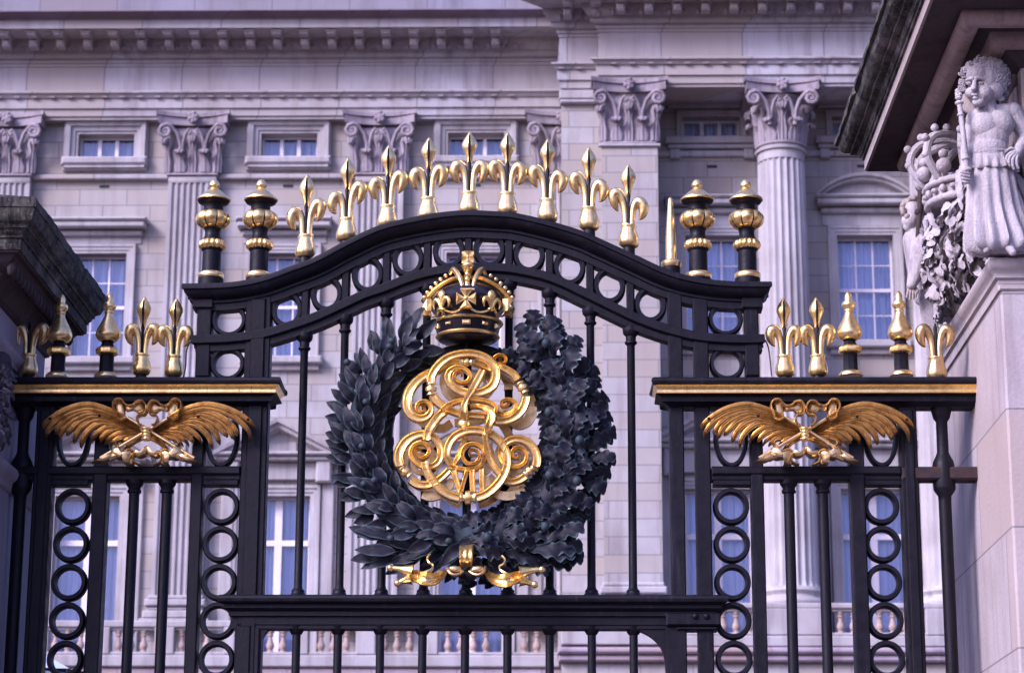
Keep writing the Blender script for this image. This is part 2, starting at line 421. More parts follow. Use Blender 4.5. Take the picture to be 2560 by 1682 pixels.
# uprights
def post(u0, v0, u1, v1, z0, z1, name='post', parent=gate, dy=.05, mat=None, groove=True):
    xa, xb = gx(u0, v0), gx(u1, v1)
    mb = MB(); mb.bbox(xa, xb, YG - dy, YG + dy, z0, z1, .007)
    if groove and xb - xa > .09: mb.bbox(xa + (xb-xa)*.22, xb - (xb-xa)*.22, YG - dy - .012, YG - dy + .01, z0 + .02, z1 - .02, .006)
    return mb.build(name, mat or M_IRON, parent)
zt = gz(700, 740)
zc = gz(560, 942)
post(492, 900, 528, 900, zc - .01, gz(500, 745)); post(613, 900, 677, 900, GZ0, gz(640, 745))
post(1670, 900, 1706, 900, z_tr_top - .02, gz(1690, 715)); post(1733, 900, 1771, 900, GZ0, gz(1750, 740)); post(1862, 900, 1897, 900, zc - .01, gz(1880, 740))
# square caps on the outer uprights, below the cornice
for ua, ub in ((490, 531), (1858, 1900)):
    xa, xb = gx(ua, 780), gx(ub, 780); z = gz(ua, 745)
    mb = MB(); mb.bbox(xa - .012, xb + .012, YG - .066, YG + .066, z - .075, z - .012, .006); mb.bbox(xa - .022, xb + .022, YG - .074, YG + .074, z - .014, z + .01, .004); mb.build('post_cap', M_IRON, gate)

# transom rail
def straight(u0, u1, v, prof, name, mat, parent, half=.05, extra=0):
    path = [(gx(u0, v), gz((u0+u1)/2, v, YG - .13)), (gx(u1, v), gz((u0+u1)/2, v, YG - .13))]
    return rail(pull(path, extra) if extra else path, prof, name, mat, parent, half)
P_TR = [(.12, .002), (.132, .010), (.136, .024), (.132, .040), (.118, .050), (.10, .052), (.10, .072), (.09, .080), (.075, .088), (.075, .112), (.055, .120), (.055, .180)]
straight(560, 1808, 1484, P_TR, 'transom', M_IRON, gate, .055, .06)

# urn finials
def sc_prof(u, v0, prof, Y=YG):
    """prof in px: (radius, v) -> metres above v0"""
    z0 = gz(u, v0, Y); return [(r * pxs(v, Y), gz(u, v, Y) - z0) for r, v in prof]
def lathe_px(mb, u, v0, prof, n=24, **kw):
    c = (gx(u, v0), YG, gz(u, v0)); mb.lathe(c, sc_prof(u, v0, prof), n, **kw); return c
def urn(u):
    q = lambda r, y: (r / 2.8963, 300 + (y + 5) / 2.8963)
    v0 = 300 + 1200 / 2.8963
    f = MB()
    lathe_px(f, u, v0, [q(92,1200), q(92,1150), q(80,1140), q(78,1115), q(68,1105), q(67,950), q(72,945), q(78,935), q(78,880), q(72,862), q(58,845), q(54,815), q(62,785), q(80,765), q(105,740), q(105,690), q(82,665), q(72,655), q(70,625), q(78,610), q(108,598), q(116,585), q(100,580)], 28)
    root = f.build('urn_finial', M_IRON, gate)
    g = MB(); c = lathe_px(g, u, v0, [q(80,1150), q(92,1146), q(97,1132), q(96,1118), q(90,1108), q(76,1100)], 28); g.build('gold_collar', M_GOLDW, root)
    z0 = gz(u, v0)
    zb = gz(u, q(0, 900)[1]); s = pxs(v0, YG)/2.8963
    b = MB(); lathe_px(b, u, v0, [q(66,938), q(84,930), q(94,915), q(96,900), q(92,884), q(80,872), q(62,866)], 96, lobes=14, amp=.14); b.build('bead_band', M_GOLD, root, ang=60)
    b = MB(); lathe_px(b, u, v0, [q(58,786), q(88,774), q(110,754), q(122,730), q(124,706), q(116,684), q(98,668), q(66,660)], 96, lobes=8, amp=.11, ph=R(4)); b.build('lobed_bulb', M_GOLD, root, ang=60)
    b = MB(); s = pxs(v0, YG)/2.8963
    for k in range(8):
        A = R(22.5 + 45*k); b.tube([(gx(u, v0) + math.cos(A)*r*s*.95, YG + math.sin(A)*r*s*.95, gz(u, q(0, y)[1])) for r, y in ((74,778),(96,764),(112,744),(119,724),(118,706),(110,686),(92,670),(70,662))], .0055, 6)
    b.build('black_rib', M_IRON, root)
    b = MB(); lathe_px(b, u, v0, [q(110,588), q(123,580), q(121,570), q(104,556), q(86,540), q(66,522), q(48,508), q(34,500), q(29,492), q(33,484), q(40,474), q(38,460), q(30,444), q(20,432), q(6,426)], 28, lobes=18, amp=.03); b.build('gold_cap', M_GOLDW, root)
for u in (523.5, 642.5, 1743.5, 1866.5): urn(u + 3)

# fleur-de-lis finials (coordinates in the units of one photo crop, 2.896 per photo pixel)
rng0 = random.Random(17)
def fleur(u, v_tip, v_base, slope, parent, mat, k=1.0, spear=True, z_tip=None, stub=True):
    s = pxs(v_tip, YG) / 2.8963 * k; sv = s * 1.05; v_tip += rng0.uniform(-2.0, 2.0); slope += rng0.uniform(-.03, .03)
    x = gx(u, v_base); zt = gz(u, v_tip); P = lambda dx, y, dy=0: (x + dx*s, YG + dy*s, zt - y*sv + slope*dx*s*.9 * (1 if y < 440 else .35))
    zb = gz(u, v_base)
    g = MB()
    base = P(0, 600)
    g.lathe((x, YG, P(0, 600)[2]), [(48*s, 0), (64*s, 12*sv), (73*s, 38*sv), (72*s, 64*sv), (63*s, 95*sv), (53*s, 125*sv), (52*s, 142*sv), (58*s, 152*sv), (56*s, 160*sv), (42*s, 158*sv)], 30, lobes=10, amp=.10, ky=.9, sh=slope*.2)
    for sg in (-1, 1):
        path = [(24*sg, 452), (25*sg, 380), (34*sg, 310), (54*sg, 262), (76*sg, 242), (98*sg, 250), (108*sg, 282), (102*sg, 322), (88*sg, 352), (74*sg, 370)]
        rad = [21, 21, 25, 32, 37, 38, 35, 28, 17, 4]
        pr = spl([(*P(a, b), r*s*1.08) for (a, b), r in zip(path, rad)], 4)
        g.tube([p[:3] for p in pr], [p[3] for p in pr], 12, ky=1.15)
    root = g.build('fleur_de_lis', mat, parent, ang=60)
    if spear:
        p4 = MB(); prof = [(16, 235), (20, 215), (28, 170), (42, 135), (55, 105), (52, 80), (36, 48), (18, 22), (12, 10), (3, 0)]
        p4.lathe((x, YG, zt), [(r*s, -y*sv) for r, y in prof], 16, ky=.8, lobes=4, amp=.10, ph=R(45))
        p4.build('spear_head', mat, root, ang=50)
    r = MB(); prof = [(18, 450), (18, 300), (24, 262), (30, 240), (10, 205)]
    if spear: prof += [(15, 170), (18, 135), (19, 105), (15, 70), (9, 30)]
    off = {205: 16, 170: 26, 135: 38, 105: 47, 70: 42, 30: 20}
    rows = []
    for rr, y in prof:
        d = off.get(y, 14)
        rows.append([(x - rr*.5*s, YG - (d + 7)*s*.84, zt - y*sv), (x, YG - (d + 15)*s*.84, zt - y*sv), (x + rr*.5*s, YG - (d + 7)*s*.84, zt - y*sv), (x + rr*.45*s, YG, zt - y*sv), (x - rr*.45*s, YG, zt - y*sv)])
    r.rings(rows); r.build('black_rib', M_IRON, root)
    zs = P(0, 600)[2]
    st = MB(); h = max(zs - zb + .03, .03)
    st.lathe((x, YG, zs - h + .01), [(44*s, 0), (44*s, h - .02), (38*s, h - .008), (40*s, h + .01)], 20); st.build('stem', M_IRON, root)
    return root
FL = [(C3(992,1030), C3(1003,395)), (C3(1290,890), C3(1303,270)), (C3(1588,770), C3(1595,180)), (C3(1883,690), C3(1888,125)), (C3(2180,655), C3(2177,92)),
      (C4(198,660), C4(203,88)), (C4(490,715), C4(480,138)), (C4(790,825), C4(785,192)), (C4(1078,960), C4(1063,322))]
for (b, t) in FL:
    x = gx(*b); sl_ = (archz(x+.1) - archz(x-.1)) / .2
    fleur(b[0], t[1], b[1], sl_, gate, M_GOLDW)
# the smooth gilt spike
mb = MB(); u = C4(1385, 1100)[0]
q4 = lambda r, y: (r/2.8963, 300 + y/2.8963)
lathe_px(mb, u, q4(0, 1110)[1], [q4(66,1068), q4(74,1050), q4(74,1035), q4(60,1022), q4(44,1015), q4(40,1005), q4(38,860), q4(30,740), q4(20,610), q4(15,572), q4(6,562)], 20); mb.build('plain_gilt_spike', M_GOLDW, gate)
mb = MB(); lathe_px(mb, u, q4(0, 1110)[1], [q4(60,1140), q4(66,1100), q4(66,1066), q4(60,1060)], 20); mb.build('spike_base', M_IRON, gate)

# ------------------------------------------------------------------ the wreath
rng = random.Random(7)
YW = YG - .13
wc = W(1170, 1082, YW); swp = pxs(1080, YW)
def leafmesh(mb, base, d, n, L, wd, kind, curl, fold, r):
    d = d.normalized(); n = (n - d * n.dot(d)).normalized(); sgn = d.cross(n)
    rows = []; nr = 9 if kind == 'laurel' else 15; nc = 7
    for i in range(nr + 1):
        t = i / nr
        if kind == 'laurel':
            wt = (math.sin(math.pi * min(1, t**.85)))**.8 * wd * .5 + .0015
            if i == nr: wt = .0012
        else:
            wt = wd * .5 * (math.sin(math.pi * min(1, t**1.0 * .93 + .05))**.6) * (.58 + .52 * abs(math.sin(t * math.pi * 3.6 + .5))) * (.45 + .65 * t)
        row = []
        for j in range(nc):
            c = (j / (nc - 1)) * 2 - 1
            h = fold * abs(c) * wt - curl * L * (t - .35)**2 * 1.1
            if kind == 'laurel': h += .16 * wt * math.sin(t * 17 + r * 9) * abs(c) + (.10 * wt if abs(c) < .1 else 0)
            else: h += wt * (.20 * math.cos(t * math.pi * 7.2 + 1.0) * abs(c) + .14 * math.sin(7*t + 5*r + 2*c)) + .14 * wt * (1 - abs(c)*3 if abs(c) < .33 else 0)
            row.append(base + d * (L * t + (wt*.25*abs(c) if kind != 'laurel' else 0)) + sgn * (wt * c) + n * h)
        rows.append(row)
    th = n * .0022
    k = len(rows[0])
    loop = [[tuple(p) for p in row] + [tuple(p - th) for p in reversed(row)] for row in rows]
    mb.rings(loop)
def branch(side, kind, name):
    mb = MB(); r_ = rng; bb = MB()
    def put(phi, off, y, ang, L, wd, lift, curl):
        phi = R(phi)
        rad = Vector((side * math.sin(phi), 0, -math.cos(phi)))
        tan = Vector((side * math.cos(phi), 0, math.sin(phi)))
        ctr = Vector((wc.x + rad.x * 262*swp, YW, wc.z + rad.z * 272*swp))
        base = ctr + rad * off * swp + Vector((0, y, 0))
        a = R(ang); d = tan * math.cos(a) + rad * math.sin(a) + Vector((0, lift, 0))
        n = Vector((0, -1, 0)) + rad * (.5 * math.sin(a)) + Vector((r_.uniform(-.35, .35), 0, r_.uniform(-.25, .35)))
        leafmesh(mb, base, d, n, L * swp, wd * swp, kind, curl, r_.uniform(.15, .5) if kind == 'laurel' else r_.uniform(-.1, .25), r_.random())
    wl, ww, Lk = (27, 1.0, .88) if kind == 'laurel' else (56, 1.0, .94)
    # back layer, then middle, then front
    phi = -4
    while phi < 150:
        ta = min(1, (152 - phi) / 25)
        for off, y, ang in ((38, .05, 62), (-28, .05, -42)):
            put(phi + r_.uniform(-2, 2), off, y, ang + r_.uniform(-10, 10), r_.uniform(72, 88)*Lk, wl*ww*1.1, r_.uniform(.0, .2), .3)
        phi += 8
    phi = -5
    while phi < 151:
        for off, y, ang, L in ((26, -.02, 50, 84), (0, -.05, 20, 84), (-28, -.02, -26, 70), (44, 0, 76, 66)):
            if phi > 140 and off == 44: continue
            put(phi + r_.uniform(-2, 2), off, y, ang + r_.uniform(-12, 12), L * r_.uniform(.88, 1.08)*Lk, wl * r_.uniform(.9, 1.15), r_.uniform(-.38, -.08), r_.uniform(.15, .6))
        phi += 9 if kind == 'laurel' else 12
    phi = 4
    while phi < 147:
        for off, y, ang, L in ((14, -.085, 34, 82), (-14, -.085, -8, 76), (2, -.095, 12, 70)):
            put(phi + r_.uniform(-3, 3), off, y, ang + r_.uniform(-14, 14), L * r_.uniform(.85, 1.05)*Lk, wl * r_.uniform(.95, 1.2), r_.uniform(-.30, .0), r_.uniform(.3, .8))
        phi += 12.5 if kind == 'laurel' else 16
    # spray of leaves at the foot of the branch, pointing outwards
    for (u, v, ang, L) in ((1080,1362,176,120), (1040,1352,168,130), (1010,1372,186,125), (1060,1385,192,110), (985,1378,178,115), (1000,1392,196,118), (1030,1398,204,90), (960,1350,160,100), (1090,1372,200,90), (980,1340,166,118), (955,1388,190,90)):
        a = R(ang) if side < 0 else R(180 - ang)
        uu = u if side < 0 else 2340 - u
        if side > 0: uu -= 12; v -= 6
        b = W(uu + r_.uniform(-6, 6), v + r_.uniform(-5, 5), YW - r_.uniform(.0, .08))
        d = Vector((math.cos(a), r_.uniform(-.15, .15), math.sin(a)))
        leafmesh(mb, b, d, Vector((r_.uniform(-.2, .2), -1, r_.uniform(0, .6))), L*swp*Lk, wl*1.15*swp, kind, r_.uniform(0, .3), r_.uniform(.1, .4), r_.random())
    # the stem itself
    pts = []
    for k in range(26):
        ph = R(-2 + 154*k/25); pts.append((wc.x + side*math.sin(ph)*262*swp, YW, wc.z - math.cos(ph)*272*swp))
    st = MB(); st.tube(pts, [40*swp if k < 21 else 40*swp*(26-k)/6 for k in range(26)], 12, ky=.8)
    o = mb.build(name, M_BRONZE, wreath, ang=75); 
    st.build('stem', M_BRONZE, o)
    return o
hp = []
for k in range(49):
    a = 2*math.pi*k/48; hp.append((wc.x + math.sin(a)*206*swp, YG - .03, wc.z - math.cos(a)*226*swp))
hoop = MB(); hoop.strip(hp, 13*swp, [(-1, -.03), (1, -.03), (1, .03), (-1, .03)])
wreath = hoop.build('wreath', M_IRON, gate); tag(wreath, 'round black-green bronze wreath, laurel leaves on one side and oak leaves on the other')
branch(-1, 'laurel', 'laurel_branch'); branch(1, 'oak', 'oak_branch')
for uv in [C1 for C1 in ((980,852),(974,866),(915,1004),(936,1200),(910,1209),(977,1345),(1122,1352),(868,905),(905,1115))]:
    p = W(*uv, YW - .13); MB().ball(p, 9*swp, 12, 8).build('berry', M_BRONZE, wreath)
for uv in [(1365,858),(1449,1100),(1374,1187),(1443,1202),(1363,1316),(1219,1342),(1372,1030)]:
    p = W(*uv, YW - .13); MB().ball(p, 11*swp, 12, 8, (1, 1, 1.15)).build('acorn', M_BRONZE, wreath)

# gold ribbon tying the wreath
def puff(mb, outline, Y, dome, back=.02, n=14):
    """thick slab with a rounded front from an outline (x,z list): concentric inset rows towards a centre line"""
    c = Vector((sum(p[0] for p in outline)/len(outline), sum(p[1] for p in outline)/len(outline))); rows = []
    for f, d in ((1, back), (1, 0), (.93, -dome*.45), (.80, -dome*.78), (.55, -dome*.97), (.2, -dome), (.02, -dome)):
        rows.append([(c.x + (x - c.x)*f, Y + d, c.y + (z - c.y)*f) for x, z in outline])
    mb.rings(rows)
YR_ = YW - .15
rb = MB()
def bandp(pts, crop, Y, wid, sec, n=5):
    uv = [crop(*p[:2]) for p in pts]
    w3 = [W(u, v, Y + (p[2] if len(p) > 2 else 0)) for (u, v), p in zip(uv, pts)]
    return spl([(a.x, a.y, a.z) for a in w3], n)
SEC_R = [(-1, .012), (-1, -.004), (-.8, -.012), (-.4, -.002), (0, -.012), (.4, -.002), (.8, -.012), (1, -.004), (1, .012)]
pp = bandp([(1165,70,.05),(1165,130,-.01),(1162,220,-.03),(1160,300,-.02),(1165,370,.02)], RB, YR_, 0, 0); rb.strip(pp, [lin([(0,98),(.6,92),(1,80)], i/(len(pp)-1))*swp/5.667 for i in range(len(pp))], SEC_R)
ribbon = rb.build('ribbon', M_GOLD, wreath)
SEC_T = [(-1, .02), (-1, -.02), (-.6, -.032), (.6, -.032), (1, -.02), (1, .02)]
def gpart(name, fn, mat=M_GOLD, par=None): 
    m = MB(); fn(m); return m.build(name, mat, par, ang=60)
def lips(m):
    for sg in (-1, 1):
        cx = 1165
        f = lambda x: cx + sg*(x - cx)
        pts = [(f(1245),372),(f(1330),355),(f(1420),375),(f(1415),430),(f(1340),478),(f(1260),468),(f(1200),440)]
        o = [W(*RB(*p), YR_) for p in spl(pts, 3)]; puff(m, [(p.x, p.z) for p in o], YR_ + .02, .05, .10)
        pth = bandp([(f(1210),440,.0),(f(1270),478,-.02),(f(1345),485,-.03),(f(1415),440,-.02),(f(1435),380,.01)], RB, YR_ - .01, 0, 0)
        m.tube(pth, [.008]*len(pth), 8)
gpart('bow_loop', lips, M_GOLDB, wreath)
def tailL(m, mirror=False):
    f = (lambda x: x) if not mirror else (lambda x: 2325 - x)
    dy = 0 if not mirror else 22
    def o(pts, dome, Y=YR_, back=.04):
        q = [W(*RB(f(x), y + dy), Y) for x, y in spl(pts + [pts[0]], 4)[:-1]]; puff(m, [(p.x, p.z) for p in q], Y, dome, back)
    CS = [(-1, -.010), (-.92, -.014), (-.5, .010), (0, .018), (.5, .010), (.92, -.014), (1, -.010), (1, .004), (.5, .022), (0, .030), (-.5, .022), (-1, .004)]
    for pts in ([(870,420,34,.07),(835,470,52,.04),(770,520,72,.0),(690,548,90,-.03),(600,548,98,-.05),(530,530,96,-.04)], [(560,535,92,-.045),(500,520,84,-.03),(440,495,76,-.02),(385,470,60,-.02),(330,440,40,-.01)], [(470,540,56,-.028),(400,545,44,-.02),(330,562,32,-.015),(270,580,20,-.01)]):
        q = spl([(*W(*RB(f(x), y + dy), YR_ + d), wq/5.667*swp) for x, y, wq, d in pts], 5); m.strip([a[:3] for a in q], [a[3] for a in q], CS)
    for pts in ([(400,440),(250,410),(110,390)], [(380,540),(300,565),(200,600)]):
        pth = bandp([(f(x), y + dy, 0) for x, y in pts], RB, YR_, 0, 0); m.tube(pth, [lin([(0,.040),(.5,.019),(1,.012)], i/(len(pth)-1)) for i in range(len(pth))], 10)
    for x, y in ((88,392), (192,606)): m.ball(W(*RB(f(x), y + dy), YR_), 50/5.667*swp, 12, 8)
    pth = bandp([(f(660),190+dy,.02),(f(612),250+dy,-.01),(f(635),310+dy,-.03),(f(692),350+dy,-.03),(f(670),405+dy,-.05),(f(600),440+dy,-.06),(f(515),470+dy,-.05)], RB, YR_, 0, 0)
    m.strip(pth, 10/5.667*swp, [(-1, .05), (-1, -.01), (1, -.01), (1, .05)])
gpart('ribbon_tail', lambda m: tailL(m), M_GOLD, wreath); gpart('ribbon_tail', lambda m: tailL(m, True), M_GOLD, wreath)

# ------------------------------------------------------------------ the crown
YC = YG - .12
s6 = pxs(750, YC) / 6.515
cu, cv = CR(842, 1300); ccx = W(cu, cv, YC).x
def crz(y, fwd):   # z of a point seen at crop height y, standing fwd metres in front of the crown's axis
    return W(*CR(842, y), YC - fwd).z
Rb, Rt = 500*s6, 560*s6
zb0 = crz(1330, Rb); zt0 = crz(1090, Rt)
cb = MB(); cb.lathe((ccx, YC, 0), [(Rb*.86, zb0 - .022), (Rb*.93, zb0 - .02), (Rb*.97, zb0), (Rt*.97, zt0), (Rt*.90, zt0 + .01), (Rt*.90, zt0 + .04), (Rt*1.08, zt0 + .085), (Rt*1.12, zt0 + .125), (Rt*.98, zt0 + .170), (Rt*.62, zt0 + .212), (.02, zt0 + .222)], 40)
crown = cb.build('crown', M_BLACK, gate); tag(crown, 'gilded royal crown with black cap and pearl-edged arches')
m = MB(); m.htorus((ccx, YC, zb0), Rb*.97, .0135, 48, 8, kz=.8); m.build('lower_rim', M_GOLD, crown)
m = MB(); m.htorus((ccx, YC, zt0), Rt*.97, .0125, 48, 8, kz=.8); m.build('upper_rim', M_GOLD, crown)
for j, a in enumerate((-66, -34, 0, 34, 66)):
    A = R(a - 90); Rm = (Rb + Rt)/2*.98; z = (zb0 + zt0)/2 + .004
    c = Vector((ccx + Rm*math.cos(A), YC + Rm*math.sin(A), z)); rot = Matrix.Rotation(A + R(90), 3, 'Z')
    m = MB(); wj, hj = ((.020, .013), (.018, .009), (.023, .013), (.018, .009), (.020, .013))[j]
    b = MB(); b.bbox(-wj, wj, -.014, .006, -hj, hj, .007); m.add([tuple(c + rot @ Vector(p)) for p in b.v], b.f); m.build('jewel', M_GOLD, crown)
def crown_pt(a, z, r): A = R(a - 90); return Vector((ccx + r*math.cos(A), YC + r*math.sin(A), z))
def on_crown(name, a, zc, fn, r=None, mat=M_GOLD):
    """build fn in a local frame (x right, y forward=-, z up) and stand it on the rim at angle a"""
    b = MB(); fn(b); rot = Matrix.Rotation(R(a), 3, 'Z'); c = crown_pt(a, zc, r or Rt); m = MB(); m.add([tuple(c + rot @ Vector(p)) for p in b.v], b.f); return m.build(name, mat, crown, ang=50)
def pattee(b, h, th=.014):
    for k in range(4):
        rot = Matrix.Rotation(R(90*k), 3, 'Y'); t = MB()
        t.prism([(-.12*h, .10*h), (-.22*h, .35*h), (-.62*h, .98*h), (.62*h, .98*h), (.22*h, .35*h), (.12*h, .10*h)], -th, th)
        t.add([(-.62*h, -th*1.0, .98*h), (.62*h, -th, .98*h), (.0, -th*1.1, .2*h), (0, -th*2.2, .80*h)], [(0, 2, 3), (2, 1, 3), (1, 0, 3)])
        b.add([tuple(rot @ Vector(p)) for p in t.v], t.f)
    b.ball((0, -th*1.4, 0), h*.2, 10, 6)
FL_ = 1.2*Rt; zcr = crz(830, FL_)
on_crown('cross_pattee', 0, zcr, lambda b: pattee(b, .056), r=FL_)
on_crown('cross_pattee', -76, zcr, lambda b: pattee(b, .056), r=FL_); on_crown('cross_pattee', 76, zcr, lambda b: pattee(b, .056), r=FL_)
def flor(b):
    b.lathe((0, 0, 0), [(.006, -.05), (.010, -.02), (.012, 0), (.024, .03), (.027, .048), (.018, .065), (.003, .072)], 14, ky=.7)
    b.bbox(-.026, .026, -.012, .01, -.046, -.036, .004)
    for sg in (-1, 1):
        pr = spl([(sg*.006, 0, -.03, .007), (sg*.016, 0, 0, .011), (sg*.034, 0, .020, .014), (sg*.052, 0, .012, .012), (sg*.056, 0, -.012, .008), (sg*.050, 0, -.032, .003)], 4)
        b.tube([p[:3] for p in pr], [p[3] for p in pr], 10)
for a in (-38, 38): on_crown('crown_fleur', a, crz(885, FL_*.78) , flor, r=FL_*.98)
m = MB()
for a0, a1 in ((-78, -41), (-41, 0), (0, 41), (41, 78)):
    pth = []
    for k in range(11):
        t = k/10; a = a0 + (a1 - a0)*t; pth.append(tuple(crown_pt(a, zt0 + .018 + .040*(abs(2*t - 1))**2.5, Rt*(1.04 + .12*abs(2*t - 1)))))
    m.tube(pth, .0065, 8)
m.build('scrolling_band', M_GOLD, crown)
# arches: left, right (seen along) and the front one
ztip = crz(430, 0); 
m = MB(); pearls = []
for sg in (-1, 1):
    f = lambda x: x if sg < 0 else 1702 - x
    pts = spl([tuple(W(*CR(f(x), y), YC - d)) for x, y, d in [(165,880,0),(225,790,.01),(330,680,.02),(460,590,.03),(600,525,.03),(720,500,.02),(790,520,.0)]], 5)
    m.strip(pts, 42*s6, [(-1, .03), (-1, -.02), (-.55, -.026), (0, -.010), (.55, -.026), (1, -.02), (1, .03)])
    for x, y in ((135,805),(185,725),(248,648),(320,575),(400,508),(484,450)): pearls.append(W(*CR(f(x), y), YC - .005))
arch_o = m.build('crown_arch', M_GOLDW, crown, ang=60)
for p in pearls: MB().ball(p, .0125, 12, 8).build('pearl', M_GOLDW, crown)
m = MB()
for sg in (-1, 1):
    fw = Rt*.9
    P = lambda x, y, f, r: (*W(*CR(842 + sg*(x), y), YC - f), r)
    pr = spl([P(85, 680, fw*1.0, .008), P(95, 600, fw*.95, .011), P(125, 500, fw*.85, .014), P(180, 400, fw*.6, .016), P(235, 345, fw*.4, .014), P(290, 420, fw*.2, .010)], 5)
    m.tube([p[:3] for p in pr], [p[3] for p in pr], 10)
m.build('front_arch_edge', M_GOLDW, crown)
for y, f in ((612, .95), (510, .85), (425, .7)):
    p = W(*CR(836, y), YC - Rt*.9*f); MB().ball(p, .0145, 12, 8).build('pearl', M_GOLDW, crown)
m = MB(); p0 = W(*CR(836, 560), YC - Rt*.72); p1 = W(*CR(836, 400), YC - Rt*.4); m.tube([tuple(p0 + Vector((0, 0, -.035))), tuple(p0), tuple(p1)], [.016, .015, .014], 10); m.build('front_arch', M_GOLD, crown)
pz = W(*CR(842, 675), YC - Rt*1.0); MB().bbox(pz.x - .040, pz.x + .040, pz.y - .012, pz.y + .02, pz.z - .006, pz.z + .006, .003).build('arch_foot', M_GOLDW, crown)
po = W(*CR(848, 300), YC - .06); sr = 98*s6
m = MB(); m.ball(po, sr, 20, 12); m.lathe(tuple(po - Vector((0, 0, sr + .02))), [(.020, -.02), (.022, 0), (.016, .012), (.026, .024)], 16); orb = m.build('orb', M_GOLDW, crown)
m = MB(); m.htorus(tuple(po), sr*.99, .006, 32, 8); m.torus((po.x, po.y, po.z), .001, .001, .001, 4, 4); m.build('orb_band', M_GOLD, orb)
b = MB(); pattee(b, .036, .010); b.bbox(-.035, .035, -.004, .012, -.035, .035, .003)
pc = W(*CR(846, 150), YC - .07); m = MB(); m.add([tuple(pc + Vector(p)) for p in b.v], b.f); m.build('orb_cross', M_GOLD, crown)

# ------------------------------------------------------------------ the cypher
YY = YG - .20
sy = pxs(1080, YY)
GSEC = [(-1, .030), (-1, -.012), (-.86, -.022), (-.70, -.020), (-.52, -.007), (-.12, -.004), (0, -.009), (.12, -.004), (.52, -.007), (.70, -.020), (.86, -.022), (1, -.012), (1, .030)]
def stroke(mb, crop, pts, dy=0.0, nn=6, wk=1.12):
    """pts: (x, y, full width in crop px[, depth m])"""
    k = crop.a[2]
    q = [(*W(*crop(p[0], p[1]), YY + dy + (p[3] if len(p) > 3 else 0)), p[2] / k * sy * .5 * wk) for p in pts]
    q = spl(q, nn); mb.strip([a[:3] for a in q], [a[3] for a in q], GSEC)
def collar(mb, crop, x, y, ang, w, dy=0.0):
    k = crop.a[2]; c = W(*crop(x, y), YY + dy); r = w / k * sy * .5; q = Matrix.Rotation(R(ang), 3, 'Y')
    prof = [(.80, -1.15), (.86, -.95), (.55, -.7), (.60, -.5), (1.05, -.35), (1.1, 0), (1.05, .35), (.60, .5), (.55, .7), (.86, .95), (.80, 1.15)]
    b = MB(); b.lathe((0, 0, 0), [(a*r, z*r) for a, z in prof], 18, ky=.8); mb.add([tuple(c + q @ Vector(p)) for p in b.v], b.f)
S1 = [(605,605,130),(615,500,125),(690,370,120),(800,262,120),(930,190,118),(1080,155,115),(1230,150,115),(1390,185,118),(1520,260,122),(1610,380,130),(1620,510,135),(1570,640,138),(1460,725,135),(1320,765,130),(1170,762,125),(1020,715,120),(915,630,112),(870,520,105),(905,425,90),(1000,375,75),(1110,385,70),(1195,440,66),(1225,515,64),(1185,585,60),(1105,605,56),(1020,580,52),(975,520,48),(990,460,42),(1040,435,36),(1090,460,30),(1085,500,20)]
S2 = [(640,800,130),(700,890,125),(800,975,115),(930,1045,100),(1100,1095,100),(1290,1115,105),(1450,1125,105)]
S2b = [(1500,1150,105,.02),(1620,1205,110),(1760,1200,120),(1900,1150,125),(2010,1050,128),(2070,930,130),(2095,820,130)]
S2c = [(1960,560,125),(1900,480,118),(1800,410,108),(1690,355,95),(1600,300,80,.02),(1600,230,60),(1660,185,48),(1740,190,44),(1785,240,42),(1765,295,38),(1705,300,32),(1685,260,26),(1710,235,18)]
S2d = [(1640,1080,70,.03),(1740,1115,74,.02),(1850,1100,74,.01),(1930,1030,70),(1940,940,64),(1880,885,56),(1790,870,48),(1715,905,42),(1715,965,36),(1775,975,30),(1820,930,24),(1795,905,14)]
S3 = [(1060,300,105,.04),(940,320,105,.04),(800,360,105,.03),(650,430,110,.03),(500,500,120,.03),(370,600,130,.02),(275,730,140,.01),(235,870,145),(245,1010,145),(310,1110,140),(420,1160,125),(530,1140,105),(605,1060,88),(605,960,75),(530,905,66),(440,915,58),(390,975,52),(405,1045,46),(465,1070,40),(515,1030,34),(500,975,28),(460,975,16)]
S3b = [(1290,290,105,.03),(1400,320,105,.03),(1540,380,100,.03),(1640,430,90,.03)]
S4 = [(1420,400,100,.04),(1340,560,105,.02),(1250,720,100,.0),(1170,850,85,-.02),(1130,950,95,-.03),(1120,1060,130,-.03),(1120,1140,150,-.02)]
S5 = [(790,1030,70,-.02),(900,945,70,-.02),(1050,895,68,-.02),(1230,870,68,-.02),(1400,880,68,-.02),(1540,920,68,-.02),(1625,990,60,-.02),(1615,1070,48,-.02)]
S5b = [(1220,985,60),(1340,975,62),(1450,1000,80,-.03),(1530,1060,110,-.04),(1550,1150,125,-.05),(1520,1240,115,-.05),(1500,1320,110,-.04),(1520,1400,110,-.02)]
S6 = [(830,1040,120,.02),(740,1110,125,.02),(650,1220,125,.01),(590,1320,120,0),(550,1420,115,-.02),(540,1500,120,-.03)]
L7 = [(230,590,135),(205,490,135),(225,370,130),(310,240,125),(440,160,115),(580,140,105),(700,190,98),(780,290,95),(805,420,92),(770,530,88),(680,595,80),(570,600,72),(470,560,66),(400,490,62),(380,400,58),(420,310,54),(510,270,52),(600,300,50),(640,380,48),(610,450,44),(540,480,40),(470,450,36),(445,390,32),(480,350,26),(525,370,18)]
L8 = [(385,780,125),(480,850,115),(600,860,105),(720,820,100),(830,740,95),(920,650,90)]
